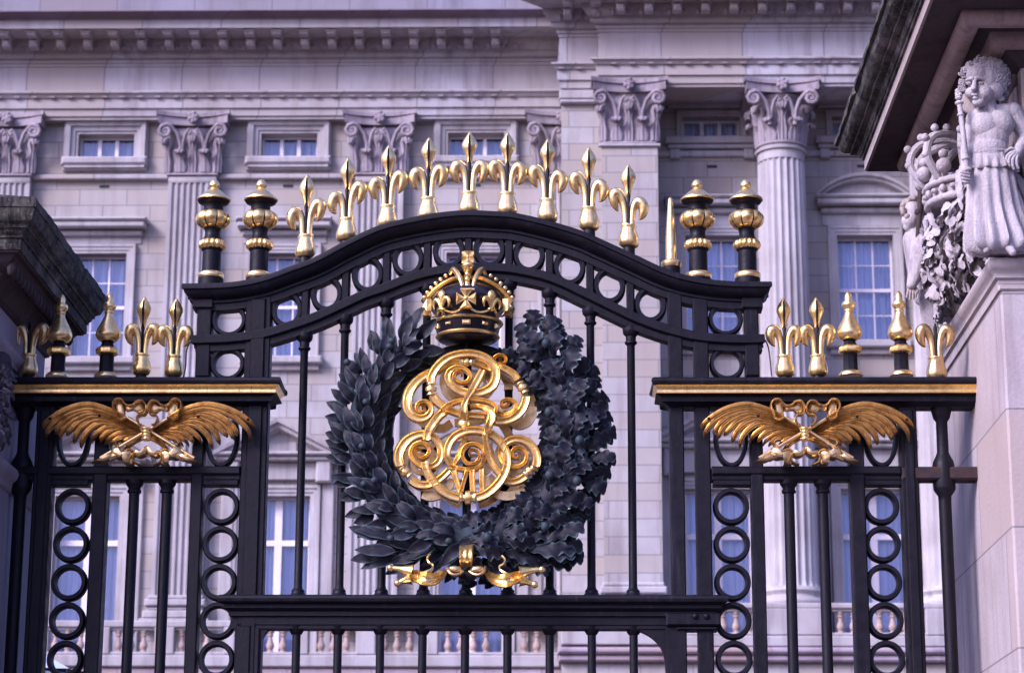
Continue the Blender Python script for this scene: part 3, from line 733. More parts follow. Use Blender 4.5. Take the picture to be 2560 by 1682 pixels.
L9 = [(1030,640,70,.02),(940,560,85,.01),(890,440,95),(910,300,100),(990,180,105),(1110,110,105),(1250,85,108),(1400,100,108),(1540,160,105),(1650,260,100),(1725,380,100),(1745,520,105),(1715,660,110),(1640,800,115),(1530,920,118),(1420,1000,122),(1310,1040,125)]
L9b = [(1070,1040,125),(950,1010,120),(820,940,115),(720,840,110),(640,730,108),(590,620,105),(575,530,100)]
L10 = [(920,610,50,.02),(1030,625,55,.02),(1150,645,60,.02),(1280,640,60,.02),(1390,570,58,.02),(1425,450,56),(1390,345,54),(1290,285,52),(1180,300,50),(1115,380,48),(1120,480,46),(1190,555,44),(1290,555,42),(1350,480,38),(1330,390,34),(1255,360,30),(1205,400,26),(1230,450,22),(1290,445,16)]
L10b = [(1150,200,60,.04),(1110,330,75,.03),(1060,450,75,.02),(990,570,60,.01)]
L11 = [(1430,150,75,-.02),(1450,300,85,-.01),(1490,460,90),(1560,600,92),(1650,710,85)]
L12 = [(2150,600,115),(2165,490,115),(2125,360,112),(2030,255,108),(1900,210,102),(1780,230,95),(1690,310,85),(1655,430,75),(1690,540,68),(1790,600,62),(1910,600,58),(2000,540,54),(2020,430,50),(1960,350,46),(1870,340,42),(1815,400,38),(1835,470,34),(1900,480,28),(1930,430,22),(1900,405,14)]
L13 = [(2000,735,105),(1920,790,105),(1820,820,95),(1740,810,80)]
LB = [(420,930,100,.10),(540,1010,110,.10),(690,1035,110,.10),(830,990,105,.10),(930,890,100,.10),(985,760,90,.10)]
LBr = [(1440,800,90,.10),(1500,910,105,.10),(1600,1000,110,.10),(1750,1040,110,.10),(1860,1010,100,.10)]
VII = [[(985,655,88),(1010,740,78),(1040,840,72),(1065,930,64),(1075,985,60)], [(1180,660,50),(1150,740,42),(1120,850,40),(1095,960,44)], [(1250,650,78),(1250,760,70),(1255,860,70),(1262,960,78)], [(1385,640,72),(1385,760,66),(1388,860,66),(1392,950,70)]]
m = MB()
for s in (S1, S2, S2b, S2c, S2d): stroke(m, CY1, s)
cyph = m.build('royal_cypher', M_GOLD, gate, ang=50); tag(cyph, 'gilded interlaced scroll monogram of royal letters')
def cpart(name, items, crop, mat=M_GOLD, dy=0):
    m = MB()
    for s in items: stroke(m, crop, s, dy)
    return m.build(name, mat, cyph, ang=50)
cpart('letter_scroll', [S3, S3b], CY1); cpart('letter_leg', [S4], CY1, dy=-.015); cpart('letter_ribbon', [S5], CY1); cpart('letter_ribbon', [S5b], CY1, dy=-.01); cpart('letter_leg', [S6], CY1)
cpart('letter_scroll', [L7, L8], CY2); cpart('letter_scroll', [L9, L9b, L10, L10b], CY2, dy=-.012); cpart('letter_stroke', [L11], CY2, dy=-.02); cpart('letter_scroll', [L12, L13], CY2)
cpart('numeral_stroke', VII, CY2, dy=-.005)
for a in ((CY1, 610, 705, 0, 165), (CY1, 2045, 680, -28, 165), (CY2, 305, 680, -48, 150), (CY2, 2060, 665, 50, 130), (CY2, 1190, 1040, 90, 190), (CY1, 1175, 285, 90, 130), (CY1, 1130, 1245, 0, 190)):
    m = MB(); collar(m, *a); m.build('scroll_collar', M_GOLD, cyph, ang=60)
# reverse side of the cypher, mirrored as seen from the forecourt
m = MB(); fr = MB()
for s in (S1, S2, S2b, S3, S3b, S6): stroke(fr, CY1, s)
for s in (L7, L8, L9, L9b, L12, L13, LB, LBr): stroke(fr, CY2, s)
cxx = W(1172, 1080, YY).x
m.add([(2*cxx - a, 2*(YY) - b + .19, c) for a, b, c in fr.v], fr.f); o = m.build('reverse_monogram', M_GOLDB, cyph, ang=50); normals_out(o)
# ties holding the cypher and the crown
m = MB()
p = W(1170, 880, YG); q = W(1170, 1285, YG)
m.tube([(p.x, YG - .08, W(1170, 855, YG).z), (p.x, YG - .08, W(1170, 905, YG).z)], .018, 8)
m.tube([(q.x + .01, YG - .1, W(1170, 1240, YG).z), (q.x + .01, YG - .1, W(1170, 1300, YG).z)], .010, 8); m.build('iron_tie', M_IRON, cyph)

# ------------------------------------------------------------------ side screens
def feathers(mirror_u, parent):
    """winged trophy of palm plumes, crossed arrows and a fluttering ribbon; traced on the left screen, repeated on the right"""
    du = mirror_u; YF = YG - .13; s = pxs(1080, YF)
    def Wf(x, y, d=0): u, v = FE(x, y); return W(u + du, v, YF + d)
    left = [[(1060,385),(900,275),(760,195),(520,130),(300,175),(130,270),(45,350),(55,400)],
            [(1060,390),(900,290),(740,220),(520,170),(310,220),(150,320),(75,420),(62,475)],
            [(1060,395),(900,305),(740,245),(520,200),(340,250),(220,340),(170,420),(180,440)],
            [(1060,400),(900,320),(740,265),(540,225),(370,280),(260,370),(215,460),(205,495)],
            [(1065,405),(900,330),(740,285),(560,255),(420,310),(330,390),(285,440),(285,462)],
            [(1070,410),(900,345),(760,310),(600,290),(480,340),(400,420),(365,500),(355,545)],
            [(1070,420),(900,360),(780,335),(640,330),(540,380),(470,460),(440,540),(430,590)],
            [(1075,425),(920,375),(800,360),(700,375),(610,430),(560,490),(545,540)],
            [(1080,435),(940,395),(840,390),(740,415),(670,465),(640,510),(645,530)],
            [(1085,445),(950,420),(860,430),(770,470),(710,520),(680,570)],
            [(1090,455),(970,450),(890,465),(810,505),(760,545),(745,575)],
            [(1095,470),(1000,480),(930,505),(870,550),(840,590)],
            [(1100,480),(1030,505),(970,540),(920,590),(880,620)]]
    right = [[(2260 - x, y + (12 if len(r_) > 6 else 4)) for x, y in r_] for r_ in left]
    right[0] = [(1200,390),(1360,280),(1500,195),(1740,130),(1960,165),(2130,240),(2240,320),(2285,390)]
    right[1] = [(1200,395),(1360,290),(1520,220),(1740,165),(1940,200),(2100,290),(2210,400),(2240,520)]
    root = None
    for side, feats in (('left', left), ('right', right)):
        m = MB()
        for i, f in enumerate(feats):
            n = len(f) - 1; d = .004 * i * 1.0
            wd = [12, 20, 27, 33, 34, 31, 24, 6] if n == 7 else ([14, 21, 28, 32, 29, 20, 6] if n == 6 else ([15, 24, 29, 27, 18, 5] if n == 5 else [18, 26, 28, 20, 5]))
            q = [(*Wf(x, y, -.03*math.sin(math.pi*k/n) + d + (.03 if k == n else 0)), wq/4.25*s) for k, ((x, y), wq) in enumerate(zip(f, wd))]
            q = spl(q, 4); m.strip([a[:3] for a in q], [a[3] for a in q], [(-1, .02), (-1, -.002), (-.8, -.010), (-.35, -.002), (0, -.016), (.35, -.002), (.8, -.010), (1, -.002), (1, .02)])
        if root is None: root = m.build('winged_trophy', M_GOLDB, parent, ang=50)
        else: m.build('wing', M_GOLDB, root, ang=50)
    m = MB()
    for a, b in (((930,270),(1640,700)), ((1350,285),(640,700))):
        p, q = Wf(*a, -.02), Wf(*b, -.05); m.tube([tuple(p), tuple(q)], .010, 10)
    m.build('arrow_shaft', M_GOLDB, root)
    for sg in (-1, 1):
        m = MB(); f = (lambda x: x) if sg < 0 else (lambda x: 2278 - x)
        q = [Wf(f(x), y, 0) for x, y in [(760,665),(700,700),(560,772),(700,765),(790,720),(800,690)]]; m.tube([tuple(Wf(f(820), 670, -.05)), tuple(Wf(f(735), 705, -.05))], [.02, .022], 8)
        y0 = q[0].y - .05; puff(m, [(p.x, p.z) for p in q], y0, .03, .03); m.build('arrow_head', M_GOLDB, root)
    m = MB(); p, q = Wf(1125, 390, -.06), Wf(1130, 500, -.06)
    for k in range(4): t = k/3; c = p.lerp(q, t); m.htorus(tuple(c), .021 - .003*math.sin(t*3.1), .008, 18, 8)
    m.tube([tuple(p), tuple(q)], .02, 12); m.build('binding', M_GOLD, root)
    m = MB(); E = [(-1, .03), (-1, -.012), (-.4, -.016), (1, -.010), (1, .03)]
    def rib(pts, wd=9, d=-.05, sec=None):
        q = spl([tuple(Wf(x, y, d)) for x, y in pts], 4); m.strip(q, wd/4.25*s, sec or [(-1, .055), (-1, -.006), (0, -.012), (1, -.006), (1, .055)])
    for sg in (-1, 1):
        f = (lambda x: x) if sg < 0 else (lambda x: 2262 - x + 10)
        rib([(f(915),265),(f(860),285),(f(812),265),(f(800),215),(f(775),160),(f(775),110),(f(810),75),(f(860),75),(f(895),115),(f(935),140),(f(990),130),(f(1030),95),(f(1085),90),(f(1120),130),(f(1125),190),(f(1100),230),(f(1050),235),(f(1025),280),(f(1050),335),(f(1085),345)])
        for o_ in ([(795,110),(850,90),(890,130),(900,200),(905,250),(860,280),(815,250)], [(900,150),(1000,150),(1060,110),(1110,140),(1105,210),(1040,225),(990,190),(920,205)]):
            q = [Wf(f(x), y, 0) for x, y in spl(o_ + [o_[0]], 3)[:-1]]; puff(m, [(p.x, p.z) for p in q], q[0].y + .0, .018, .02)
        rib([(f(870),490),(f(815),510),(f(800),545),(f(835),580),(f(820),610),(f(880),625),(f(950),605),(f(1000),640),(f(985),690),(f(1000),740),(f(1070),770)])
        for o_, dm in (([(770,590),(830,570),(850,615),(900,640),(950,620),(1000,650),(985,700),(960,770),(900,770),(940,730),(900,705),(830,715),(775,680),(745,640)], .045), ([(1000,620),(1050,650),(1110,600),(1140,570),(1140,640),(1090,685),(1030,690),(990,660)], .03), ([(940,690),(985,700),(990,770),(900,768),(950,735)], .02)):
            q = [Wf(f(x), y, -.03) for x, y in spl(o_ + [o_[0]], 3)[:-1]]; puff(m, [(p.x, p.z) for p in q], q[0].y, dm, .05)
    m.build('fluttering_ribbon', M_GOLDB, root, ang=60)
    m = MB()
    for x, y in ((105,280),(632,250),(1680,260),(2210,290)):
        p = Wf(x, y, -.045); m.ball(p, .009, 8, 5)
    m.build('rivet', M_IRON, root)
    return root
# moulded rail with a gilded band
P_SC1 = [(.150, .0), (.160, .008), (.164, .022), (.160, .036), (.150, .042), (.146, .042)]
P_SCG = [(.150, .043), (.138, .049), (.131, .060), (.129, .072), (.131, .081), (.137, .088)]
P_SC2 = [(.137, .089), (.124, .096), (.108, .102), (.106, .128), (.075, .140), (.06, .150)]
def knob(u, v_base, v_tip, parent, k=1.0):
    H = (v_base - v_tip); q = lambda r, y: (r*k/2.793, v_base - (840 - y)/575*H)
    m = MB(); lathe_px(m, u, v_base, [q(60,842), q(58,820), q(52,800), q(51,700), q(56,690), q(56,640), q(44,620), q(40,608), q(50,596), q(60,590)], 8, ph=R(22.5))
    root = m.build('knob_finial', M_IRON, parent, ang=30)
    m = MB(); lathe_px(m, u, v_base, [q(84,846), q(83,832), q(70,818), q(54,812)], 24); m.build('gold_base', M_GOLDW, root)
    m = MB(); lathe_px(m, u, v_base, [q(60,694), q(80,684), q(84,668), q(82,654), q(70,642), q(50,636)], 8, ph=R(22.5)); m.build('gold_collar', M_GOLD, root, ang=30)
    m = MB(); lathe_px(m, u, v_base, [q(52,598), q(66,590), q(80,576), q(88,555), q(86,535), q(76,508), q(60,478), q(44,448), q(33,425), q(28,405), q(34,398), q(32,390), q(27,388), q(35,378), q(46,366), q(49,350), q(44,336), q(28,328), q(25,318), q(28,304), q(25,285), q(14,268), q(3,258)], 24); m.build('gold_bell', M_GOLDW, root)
    return root
def rbar(x, z0, z1, parent, r=.030, caps=True):
    m = MB(); h = z1 - z0
    m.lathe((x, YG, z0), [(r*1.3, 0), (r*1.3, .05), (r, .07), (r, h-.075), (r*1.3, h-.07), (r*1.35, h-.058), (r*1.15, h-.05), (r*1.2, h-.04), (r*1.65, h-.022), (r*1.7, h)], 14); return m.build('bar', M_IRON, parent, ang=30)
def ringcol(u, parent, n=13, v0=1263.5, dv=94.2):
    for k in range(n):
        x = gx(u, v0); z = gz(u, v0, YG - .034) - k * (gz(u, v0) - gz(u, v0 + dv)) * 1.0
        if z - .11 < GZ0: break
        MB().flatring((x, YG, z), .101, .104, .071, .072, YG - .034, YG + .034).build('round_ring', M_IRON, parent)
def screen(side):
    L = side < 0
    if L:
        root = thing('gate_screen', 'black iron side screen left of the archway, tied to the shadowed left pier', 'railing', (gx(330, 1400), YG, 0), 'screens beside the gateway')
        u0, u1 = 8, 712
    else:
        root = thing('gate_screen', 'black iron side screen with a rusty rail end, between archway and pale pier', 'railing', (gx(2080, 1400), YG, 0), 'screens beside the gateway')
        u0, u1 = 1625, 2440
    zt_ = gz((u0+u1)/2, 941, YG - .16)
    x0, x1 = gx(u0, 960), gx(u1, 960)
    if L: path = [(x0, zt_), (x1 - .11, zt_)]
    else: path = [(x0 + .11, zt_), (x1, zt_)]
    def rl(prof, name, mat):
        full = [(-p, d) for p, d in prof] + [(p, d) for p, d in reversed(prof)]; rows = []
        for i in (0, 1):
            rows.append([(path[i][0] + ((abs(y) - .055) if (L and i == 1) else (-(abs(y) - .055) if (not L and i == 0) else 0)), YG + y, path[i][1] - d) for y, d in full])
        m = MB(); m.rings(rows); o = m.build(name, mat, root, ang=25); normals_out(o)
    rl(P_SC1, 'top_moulding', M_IRON); rl(P_SCG, 'gold_band', M_GOLD); rl(P_SC2, 'lower_moulding', M_IRON)
    zr = gz((u0+u1)/2, 1164, YG - .062)
    xa, xb = gx(u0, 1180) - .02, gx(u1 - (58 if L else 0), 1180)
    m = MB()
    if L: xb = gx(604, 1180); xa = gx(-8, 1180)
    else: xa = gx(1778, 1180)
    cut = gx(2250, 1180)
    m.bbox(xa, xb if L else cut, YG - .062, YG + .062, zr - .048, zr, .008); m.bbox(xa, xb if L else cut, YG - .045, YG + .045, zr - .078, zr - .044, .006)
    m.build('middle_rail', M_IRON, root)
    if not L:
        m = MB(); m.bbox(cut, gx(2445, 1180), YG - .058, YG + .058, zr - .076, zr - .002, .01); o = m.build('rusty_rail_end', M_RUST, root)
    # uprights
    zlo = GZ0; zhi = zt_ - .145
    P = [(82, 128), (231, 267), (477, 506)] if L else [(1878, 1910), (2126, 2163), (2255, 2298)]
    for a, b in P: 
        post(a, 1310, b, 1310, zlo, zhi, 'upright', root, .055)
    cols = (183, 555) if L else (1827.5, 2202.5)
    for c in cols:
        ringcol(c, root)
        x = gx(c, 1116); z1 = zhi; z0 = zr; MB().flatring((x, YG, (z0+z1)/2), .097, (z1-z0)/2, .071, (z1-z0)/2 - .028, YG - .034, YG + .034).build('oval_ring', M_IRON, root)
        hw = .105; m = MB(); m.bbox(x - hw, x + hw, YG - .04, YG + .04, gz(c, 1216), gz(c, 1190), .005); m.build('head_plate', M_IRON, root)
    for u in ((331, 413) if L else (1975, 2060)): rbar(gx(u, 1340), zlo, zr - .072, root)
    ub = 56 if L else 2358
    x = gx(ub, 1150)
    m = MB(); H = zhi - zlo; zc_ = zr - .04 - zlo; r = .036
    m.lathe((x, YG, zlo), [(r, 0), (r, zc_-.15), (r*1.05, zc_-.12), (r*1.7, zc_-.085), (r*1.75, zc_-.07), (r*1.75, zc_+.05), (r*1.6, zc_+.075), (r*1.1, zc_+.11), (r*.92, zc_+.13), (r*.9, H-.08), (r*1.3, H-.06), (r*1.5, H-.03), (r*1.7, H)], 16); m.build('round_post', M_IRON, root)
    # what stands on the rail
    if L:
        for b, t in (((985,838),(985,290)), ((1210,838),(1208,292))): bb, tt = C5(*b), C5(*t); fleur(bb[0], tt[1], bb[1], 0, root, M_GOLD, k=.93)
        b = C5(193, 836); fleur(b[0], C5(0, 268)[1], b[1], 0, root, M_GOLDB, k=.97, spear=False)
        for b, t in (((398,842),(450,272)), ((738,842),(772,264))): bb, tt = C5(*b), C5(*t); knob(bb[0] + 1, bb[1], tt[1], root)
    else:
        for b, t in (((868,648),(851,160)), ((1078,648),(1056,160))): bb, tt = C7(*b), C7(*t); fleur(bb[0], tt[1], bb[1], 0, root, M_GOLD, k=.93)
        b = C7(1828, 645); fleur(b[0], C7(0, 145)[1], b[1], 0, root, M_GOLDB, k=1.0, spear=False)
        for b, t in (((1284,652),(1261,128)), ((1606,652),(1577,126))): bb, tt = C7(*b), C7(*t); knob(bb[0], bb[1], tt[1], root)
    feathers(0 if L else (C7(1000, 0)[0] - FE(1130, 0)[0]) - 2, root)
    return root
scrL = screen(-1); scrR = screen(1)
# thin cables looping from the screens up to the archway
def cable(pts, label):
    q = spl([tuple(W(u, v, YG - .02)) for u, v in pts], 6); m = MB(); m.tube(q, .0045, 6); o = m.build('cable', M_BLACK, None, at=q[0]); tag(o, label, 'cable', 'thin cables beside the archway')
cable([(459,942),(464,915),(466,880),(472,860),(478,850)], 'thin dark cable rising beside the left end of the archway')
cable([(1929,940),(1925,900),(1921,870),(1914,852),(1905,845)], 'thin dark cable rising beside the right end of the archway')

# ------------------------------------------------------------------ the gate leaf under the transom
leaf = thing('carriage_gate', 'black barred iron gate with rounded top corners, closed beneath the transom', 'gate', (gx(1172, 1600), YG, 0))
zL = gz(1170, 1528); zB = gz(1170, 1567)
YL_ = YG - .012
def hbox(m, xa, xb, z0, z1, d=.045): m.bbox(xa, xb, YL_ - d, YL_ + d, z0, z1, .007)
m = MB(); hbox(m, gx(594, 1600), gx(1716, 1600), zB, zL - .004, .048); m.build('top_rail', M_IRON, leaf)
for (a, b) in ((592, 652), (1664, 1716)):
    m = MB(); hbox(m, gx(a, 1600), gx(b, 1600), GZ0, zB - .002, .046)
    if a < 1000: hbox(m, gx(a, 1600) + .0, gx(630, 1600), GZ0 + .01, zB, .058)
    m.build('stile', M_IRON, leaf)
# scooped corner brackets
def scoop(pts, cx_uv):
    q = [W(u, v, YG) for u, v in pts]; c = W(*cx_uv, YG); poly = [(p.x, p.z) for p in q] + [(c.x, c.z)]
    m = MB(); n = len(poly)
    rows = [[(x, YL_ - .035, z) for x, z in poly], [(x, YL_ + .035, z) for x, z in poly]]; vs = rows[0] + rows[1]
    fs = [(n-1, i, i+1) for i in range(n-2)] + [(2*n-1, n+i+1, n+i) for i in range(n-2)] + [(i, i+n, i+n+1, i+1) for i in range(n-2)] + [(n-2, 2*n-2, 2*n-1, n-1), (n-1, 2*n-1, n, 0)]
    m.add(vs, fs); o = m.build('corner_bracket', M_IRON, leaf); normals_out(o)
scoop(spl([(651,1625),(655,1603),(662,1588),(672,1576),(684,1569),(700,1566)], 4), (648, 1563))
scoop(spl([(1556,1566),(1580,1573),(1610,1583),(1636,1600),(1653,1622),(1661,1650),(1664,1685)], 4), (1668, 1563))
for u in BARU:
    x = gx(u, 1500); m = MB(); h = zB - GZ0; r = .0235
    m.lathe((x, YL_, GZ0), [(r, 0), (r, h-.045), (r*1.3, h-.04), (r*1.9, h-.015), (r*2.2, h+.004)], 14); m.build('bar', M_IRON, leaf, ang=30)
m = MB(); p = W(1700, 1553, YG)
hbox(m, gx(1664, 1560), gx(1800, 1560), gz(1700, 1567), gz(1700, 1536), .075); hbox(m, gx(1690, 1570), gx(1792, 1570), gz(1700, 1578), gz(1700, 1568), .06)
for u in (1736, 1764): q = W(u, 1545, YG); m.ball((q.x, YG - .085, q.z), .018, 12, 8)
m.build('hinge_block', M_IRON, leaf)
# ================================================================== THE PALACE
YP, YWL = 54.0, 54.28           # pilaster faces and wall of the long wing
YR, YRC, YWR = 51.9, 52.2, 53.5 # pavilion: pilaster and column line, corner pier, recessed wall
pal = thing('palace', 'pale stone palace front with tall pilasters, columns and blue-curtained windows behind the gates', 'palace', (0, YP, 0))
def zl(v, p=0.0): return W(500, v, YP - p).z
def zr_(v, p=0.0): return W(1750, v, YR - p).z
XR0 = W(1404, 700, YRC).x; XR1 = W(1506, 700, YR).x; XR2 = W(1648, 700, YR).x
XL0, XR9 = -19.0, 14.5
PX = [-13.48, -8.96, -4.44, .08]; SHW = .58
WXL = [W(266, 365, YWL).x, W(723, 365, YWL).x, W(1190, 365, YWL).x]
bay = (WXL[2] - WXL[0]) / 2; WXL = [WXL[0] - bay] + WXL
CXR = [5.083, 8.61, 12.14]; WXR = [W(1778, 320, YWR).x, W(2152, 320, YWR).x, W(2152, 320, YWR).x + 3.53]

# wall with window openings
def wall(name, x0, x1, z0, z1, holes, Y, depth, mat):
    xs = sorted({x0, x1} | {h[0] for h in holes} | {h[1] for h in holes}); zs = sorted({z0, z1} | {h[2] for h in holes} | {h[3] for h in holes})
    m = MB()
    for a, b in zip(xs, xs[1:]):
        for c, d in zip(zs, zs[1:]):
            if any(h[0] <= a + 1e-6 and b <= h[1] + 1e-6 and h[2] <= c + 1e-6 and d <= h[3] + 1e-6 for h in holes): continue
            m.add([(a, Y, c), (b, Y, c), (b, Y, d), (a, Y, d)], [(0, 1, 2, 3)])
    for a, b, c, d in holes:
        m.add([(a, Y, c), (b, Y, c), (b, Y, d), (a, Y, d), (a, Y+depth, c), (b, Y+depth, c), (b, Y+depth, d), (a, Y+depth, d)], [(0, 4, 5, 1), (1, 5, 6, 2), (2, 6, 7, 3), (3, 7, 4, 0)])
    m.add([(x0, Y+1.2, z0), (x1, Y+1.2, z0), (x1, Y+1.2, z1), (x0, Y+1.2, z1)], [(0, 3, 2, 1)])
    return m.build(name, mat, pal, smooth=False)
def frame(m, x0, x1, z0, z1, Y, steps):
    """mitred architrave: steps are (outward offset, forward projection)"""
    rows = []
    for (cx, cz) in ((0, 0), (1, 0), (1, 1), (0, 1), (0, 0)):
        rows.append([((x1 + o) if cx else (x0 - o), Y - p, (z1 + o) if cz else (z0 - o)) for o, p in steps])
    m.rings(rows, closed=False, caps=False)
def curtain(x0, x1, z0, z1, Y, parent, seed):
    r = random.Random(seed); n = 60; m = MB(); rows = []
    ph = r.uniform(0, 6); f = r.uniform(26, 34)
    for k in range(7):
        z = z0 + (z1 - z0)*k/6; row = []
        for j in range(n + 1):
            x = x0 + (x1 - x0)*j/n; g = abs((x - (x0+x1)/2)/(x1-x0)*2)
            row.append((x, Y + .035*math.sin(x*f + ph + .5*math.sin(k*.7 + x*3)) + .02*math.sin(x*f*2.3 + ph), z))
        rows.append(row)
    m.rings(rows, closed=False, caps=False); m.build('curtain', M_CURT, parent)
def window(xc, hw, z0, z1, Y, kind, seed):
    """glazing set back in its opening"""
    yb = Y + .26; fw = .055; m = MB()
    m.box(xc-hw, xc-hw+fw, yb, yb+.06, z0, z1); m.box(xc+hw-fw, xc+hw, yb, yb+.06, z0, z1)
    m.box(xc-hw+fw, xc+hw-fw, yb, yb+.06, z1-fw, z1); m.box(xc-hw+fw, xc+hw-fw, yb, yb+.06, z0, z0+fw*1.2)
    x0, x1, a, b = xc-hw+fw, xc+hw-fw, z0+fw*1.2, z1-fw
    if kind == 'attic':
        for t in (1/3, 2/3): x = x0 + (x1-x0)*t; m.box(x-.045, x+.045, yb-.005, yb+.055, a, b)
    elif kind == 'sash':
        for t in (1/3, 2/3): x = x0 + (x1-x0)*t; m.box(x-.018, x+.018, yb+.005, yb+.05, a, b)
        mid = (a+b)/2; m.box(x0, x1, yb-.012, yb+.058, mid-.04, mid+.04)
        for t in (.25, .75): z = a + (b-a)*t; m.box(x0, x1, yb+.01, yb+.045, z-.012, z+.012)
    else:
        x = xc; m.box(x-.085, x+.085, yb-.01, yb+.058, a, b)
        zt = b - .36*(b - a); zt = b - 1.02
        m.box(x0, x1, yb-.016, yb+.062, zt-.06, zt+.07)
    root = m.build('window', M_PAINT, pal, smooth=False)
    MB().add([(x0-.01, yb+.03, a-.01), (x1+.01, yb+.03, a-.01), (x1+.01, yb+.03, b+.01), (x0-.01, yb+.03, b+.01)], [(0, 1, 2, 3)]).build('glass', M_GLASS, root, smooth=False)
    curtain(x0-.03, x1+.03, a-.04, b+.02, yb+.20, root, seed)
    return root
AR = [(0, -.02), (0, .07), (.07, .07), (.08, .10), (.16, .10), (.17, .13), (.21, .15), (.24, .15), (.25, 0)]
holesL, holesR = [], []
def attic(xc, Y, zf, va, vb, right, seed):
    hw = .685; z0, z1 = zf(vb), zf(va)
    (holesR if right else holesL).append((xc-hw, xc+hw, z0, z1)); root = window(xc, hw, z0, z1, Y, 'attic', seed)
    m = MB()
    if not right:
        frame(m, xc-hw, xc+hw, z0, z1, Y, [(0, -.02), (0, .05), (.06, .05), (.07, .09), (.16, .11), (.18, .17), (.29, .19), (.31, .12), (.34, .12), (.34, 0)])
        m.bbox(xc-hw-.36, xc+hw+.36, Y-.24, Y, z0-.23, z0-.02, .05)
    else:
        frame(m, xc-hw, xc+hw, z0, z1, Y, [(0, -.02), (0, .05), (.07, .05), (.08, .09), (.14, .10), (.14, 0)])
        m.bbox(xc-hw-.42, xc+hw+.42, Y-.22, Y, z0-.20, z0-.03, .02); m.bbox(xc-hw-.36, xc+hw+.36, Y-.14, Y, z0-.31, z0-.21, .02)
        for s in (-1, 1): m.bbox(xc+s*(hw+.20)-.12, xc+s*(hw+.20)+.12, Y-.13, Y, z0-.56, z0-.32, .03)
        m.bbox(xc-hw-.34, xc+hw+.34, Y-.16, Y, z1+.20, z1+.32, .02)
    m.build('surround', M_TRIM, root)
def sash(xc, Y, zf, va, vb, vh, hood, right, seed):
    hw = .66; z0, z1 = zf(vb), zf(va); zh = zf(vh)
    (holesR if right else holesL).append((xc-hw, xc+hw, z0, z1)); root = window(xc, hw, z0, z1, Y, 'sash', seed)
    m = MB(); frame(m, xc-hw, xc+hw, z0, z1, Y, [(o*.9, p*.8) for o, p in AR]); m.bbox(xc-hw-.32, xc+hw+.32, Y-.26, Y, z0-.20, z0-.02, .03); m.bbox(xc-hw-.24, xc+hw+.24, Y-.12, Y, z0-.34, z0-.21, .02)
    hb = hw + .46
    m.bbox(xc-hw-.34, xc+hw+.34, Y-.035, Y, z1+.24, zh-.36, .01)
    m.bbox(xc-hb+.10, xc+hb-.10, Y-.16, Y, zh-.40, zh-.27, .03); m.bbox(xc-hb, xc+hb, Y-.36, Y, zh-.24, zh-.10, .03); m.bbox(xc-hb-.04, xc+hb+.04, Y-.42, Y, zh-.09, zh, .04)
    if hood:
        rows = []; H = .52
        for k in range(25):
            t = -1 + 2*k/24; c = math.sqrt(max(0, 1.62 - t*t)) - math.sqrt(.62); c /= (math.sqrt(1.62) - math.sqrt(.62)); x = xc + t*(hb+.02); z = zh + H*c
            rows.append([(x, Y, z), (x, Y-.40, z), (x, Y-.38, z-.07), (x, Y-.30, z-.10), (x, Y-.28, z-.16), (x, Y-.12, z-.19), (x, Y, z-.19)])
        m.rings(rows)
        m.prism([(xc + (-1+2*k/16)*(hb-.05), zh + max(.0, H*(math.sqrt(max(0, 1.62-(-1+2*k/16)**2))-math.sqrt(.62))/(math.sqrt(1.62)-math.sqrt(.62)) - .12)) for k in range(17)], Y-.10, Y)
    m.build('hood', M_TRIM, root)
def french(xc, Y, zf, va, vb, vp, right, seed):
    hw = .76; z0, z1 = zf(vb), zf(va)
    (holesR if right else holesL).append((xc-hw, xc+hw, z0, z1)); root = window(xc, hw, z0, z1, Y, 'french', seed)
    m = MB(); frame(m, xc-hw, xc+hw, z0, z1, Y, AR)
    for s in (-1, 1): m.bbox(min(xc+s*(hw+.26), xc+s*(hw+.56)), max(xc+s*(hw+.26), xc+s*(hw+.56)), Y-.10, Y, z0, z1+.35, .02)
    zc = zf(vp + 82 if not right else vp + 84); ha = 1.46; apex = zf(vp)
    m.bbox(xc-ha+.22, xc+ha-.22, Y-.16, Y, z1+.36, zc-.20, .02)
    for s in (-1, 1): m.bbox(min(xc+s*(hw+.14), xc+s*(hw+.50)), max(xc+s*(hw+.14), xc+s*(hw+.50)), Y-.30, Y, z1+.28, zc-.18, .04)
    m.bbox(xc-ha+.06, xc+ha-.06, Y-.36, Y, zc-.20, zc-.09, .03); m.bbox(xc-ha, xc+ha, Y-.46, Y, zc-.085, zc, .03)
    for s in (-1, 1):      # raking cornice
        rows = []
        for x, z in ((xc + s*(ha+.04), zc), (xc, apex)):
            rows.append([(x, Y, z), (x, Y-.50, z), (x, Y-.48, z-.09), (x, Y-.38, z-.12), (x, Y-.36, z-.20), (x, Y-.14, z-.25), (x, Y, z-.26)])
        m.rings(rows)
    m.prism([(xc-ha+.25, zc), (xc+ha-.25, zc), (xc, apex-.22)], Y-.08, Y)
    m.bbox(xc-.46, xc+.46, Y-.14, Y, z1+.62, zc+.30, .05)
    m.build('pediment', M_TRIM, root); normals_out(root.children[-1])
zwl = lambda v: W(500, v, YWL).z
zwr = lambda v: W(1750, v, YWR).z
for i, x in enumerate(WXL):
    attic(x, YWL, zwl, 336, 395, False, i); sash(x - .03, YWL, zwl, 634, 893, 553, False, False, 10+i); french(x - .02, YWL, zwl, 1240, 1650, 1055, False, 20+i)
for i, x in enumerate(WXR):
    attic(x, YWR, zwr, 294, 344, True, 30+i); sash(x, YWR, zwr, 590, 853, 497, i == 1, True, 40+i); french(x, YWR, zwr, 1222, 1620, 1020, True, 50+i)
wallL = wall('wall', XL0, XR0 + .05, 0, zl(286), holesL, YWL, .5, M_WALL)
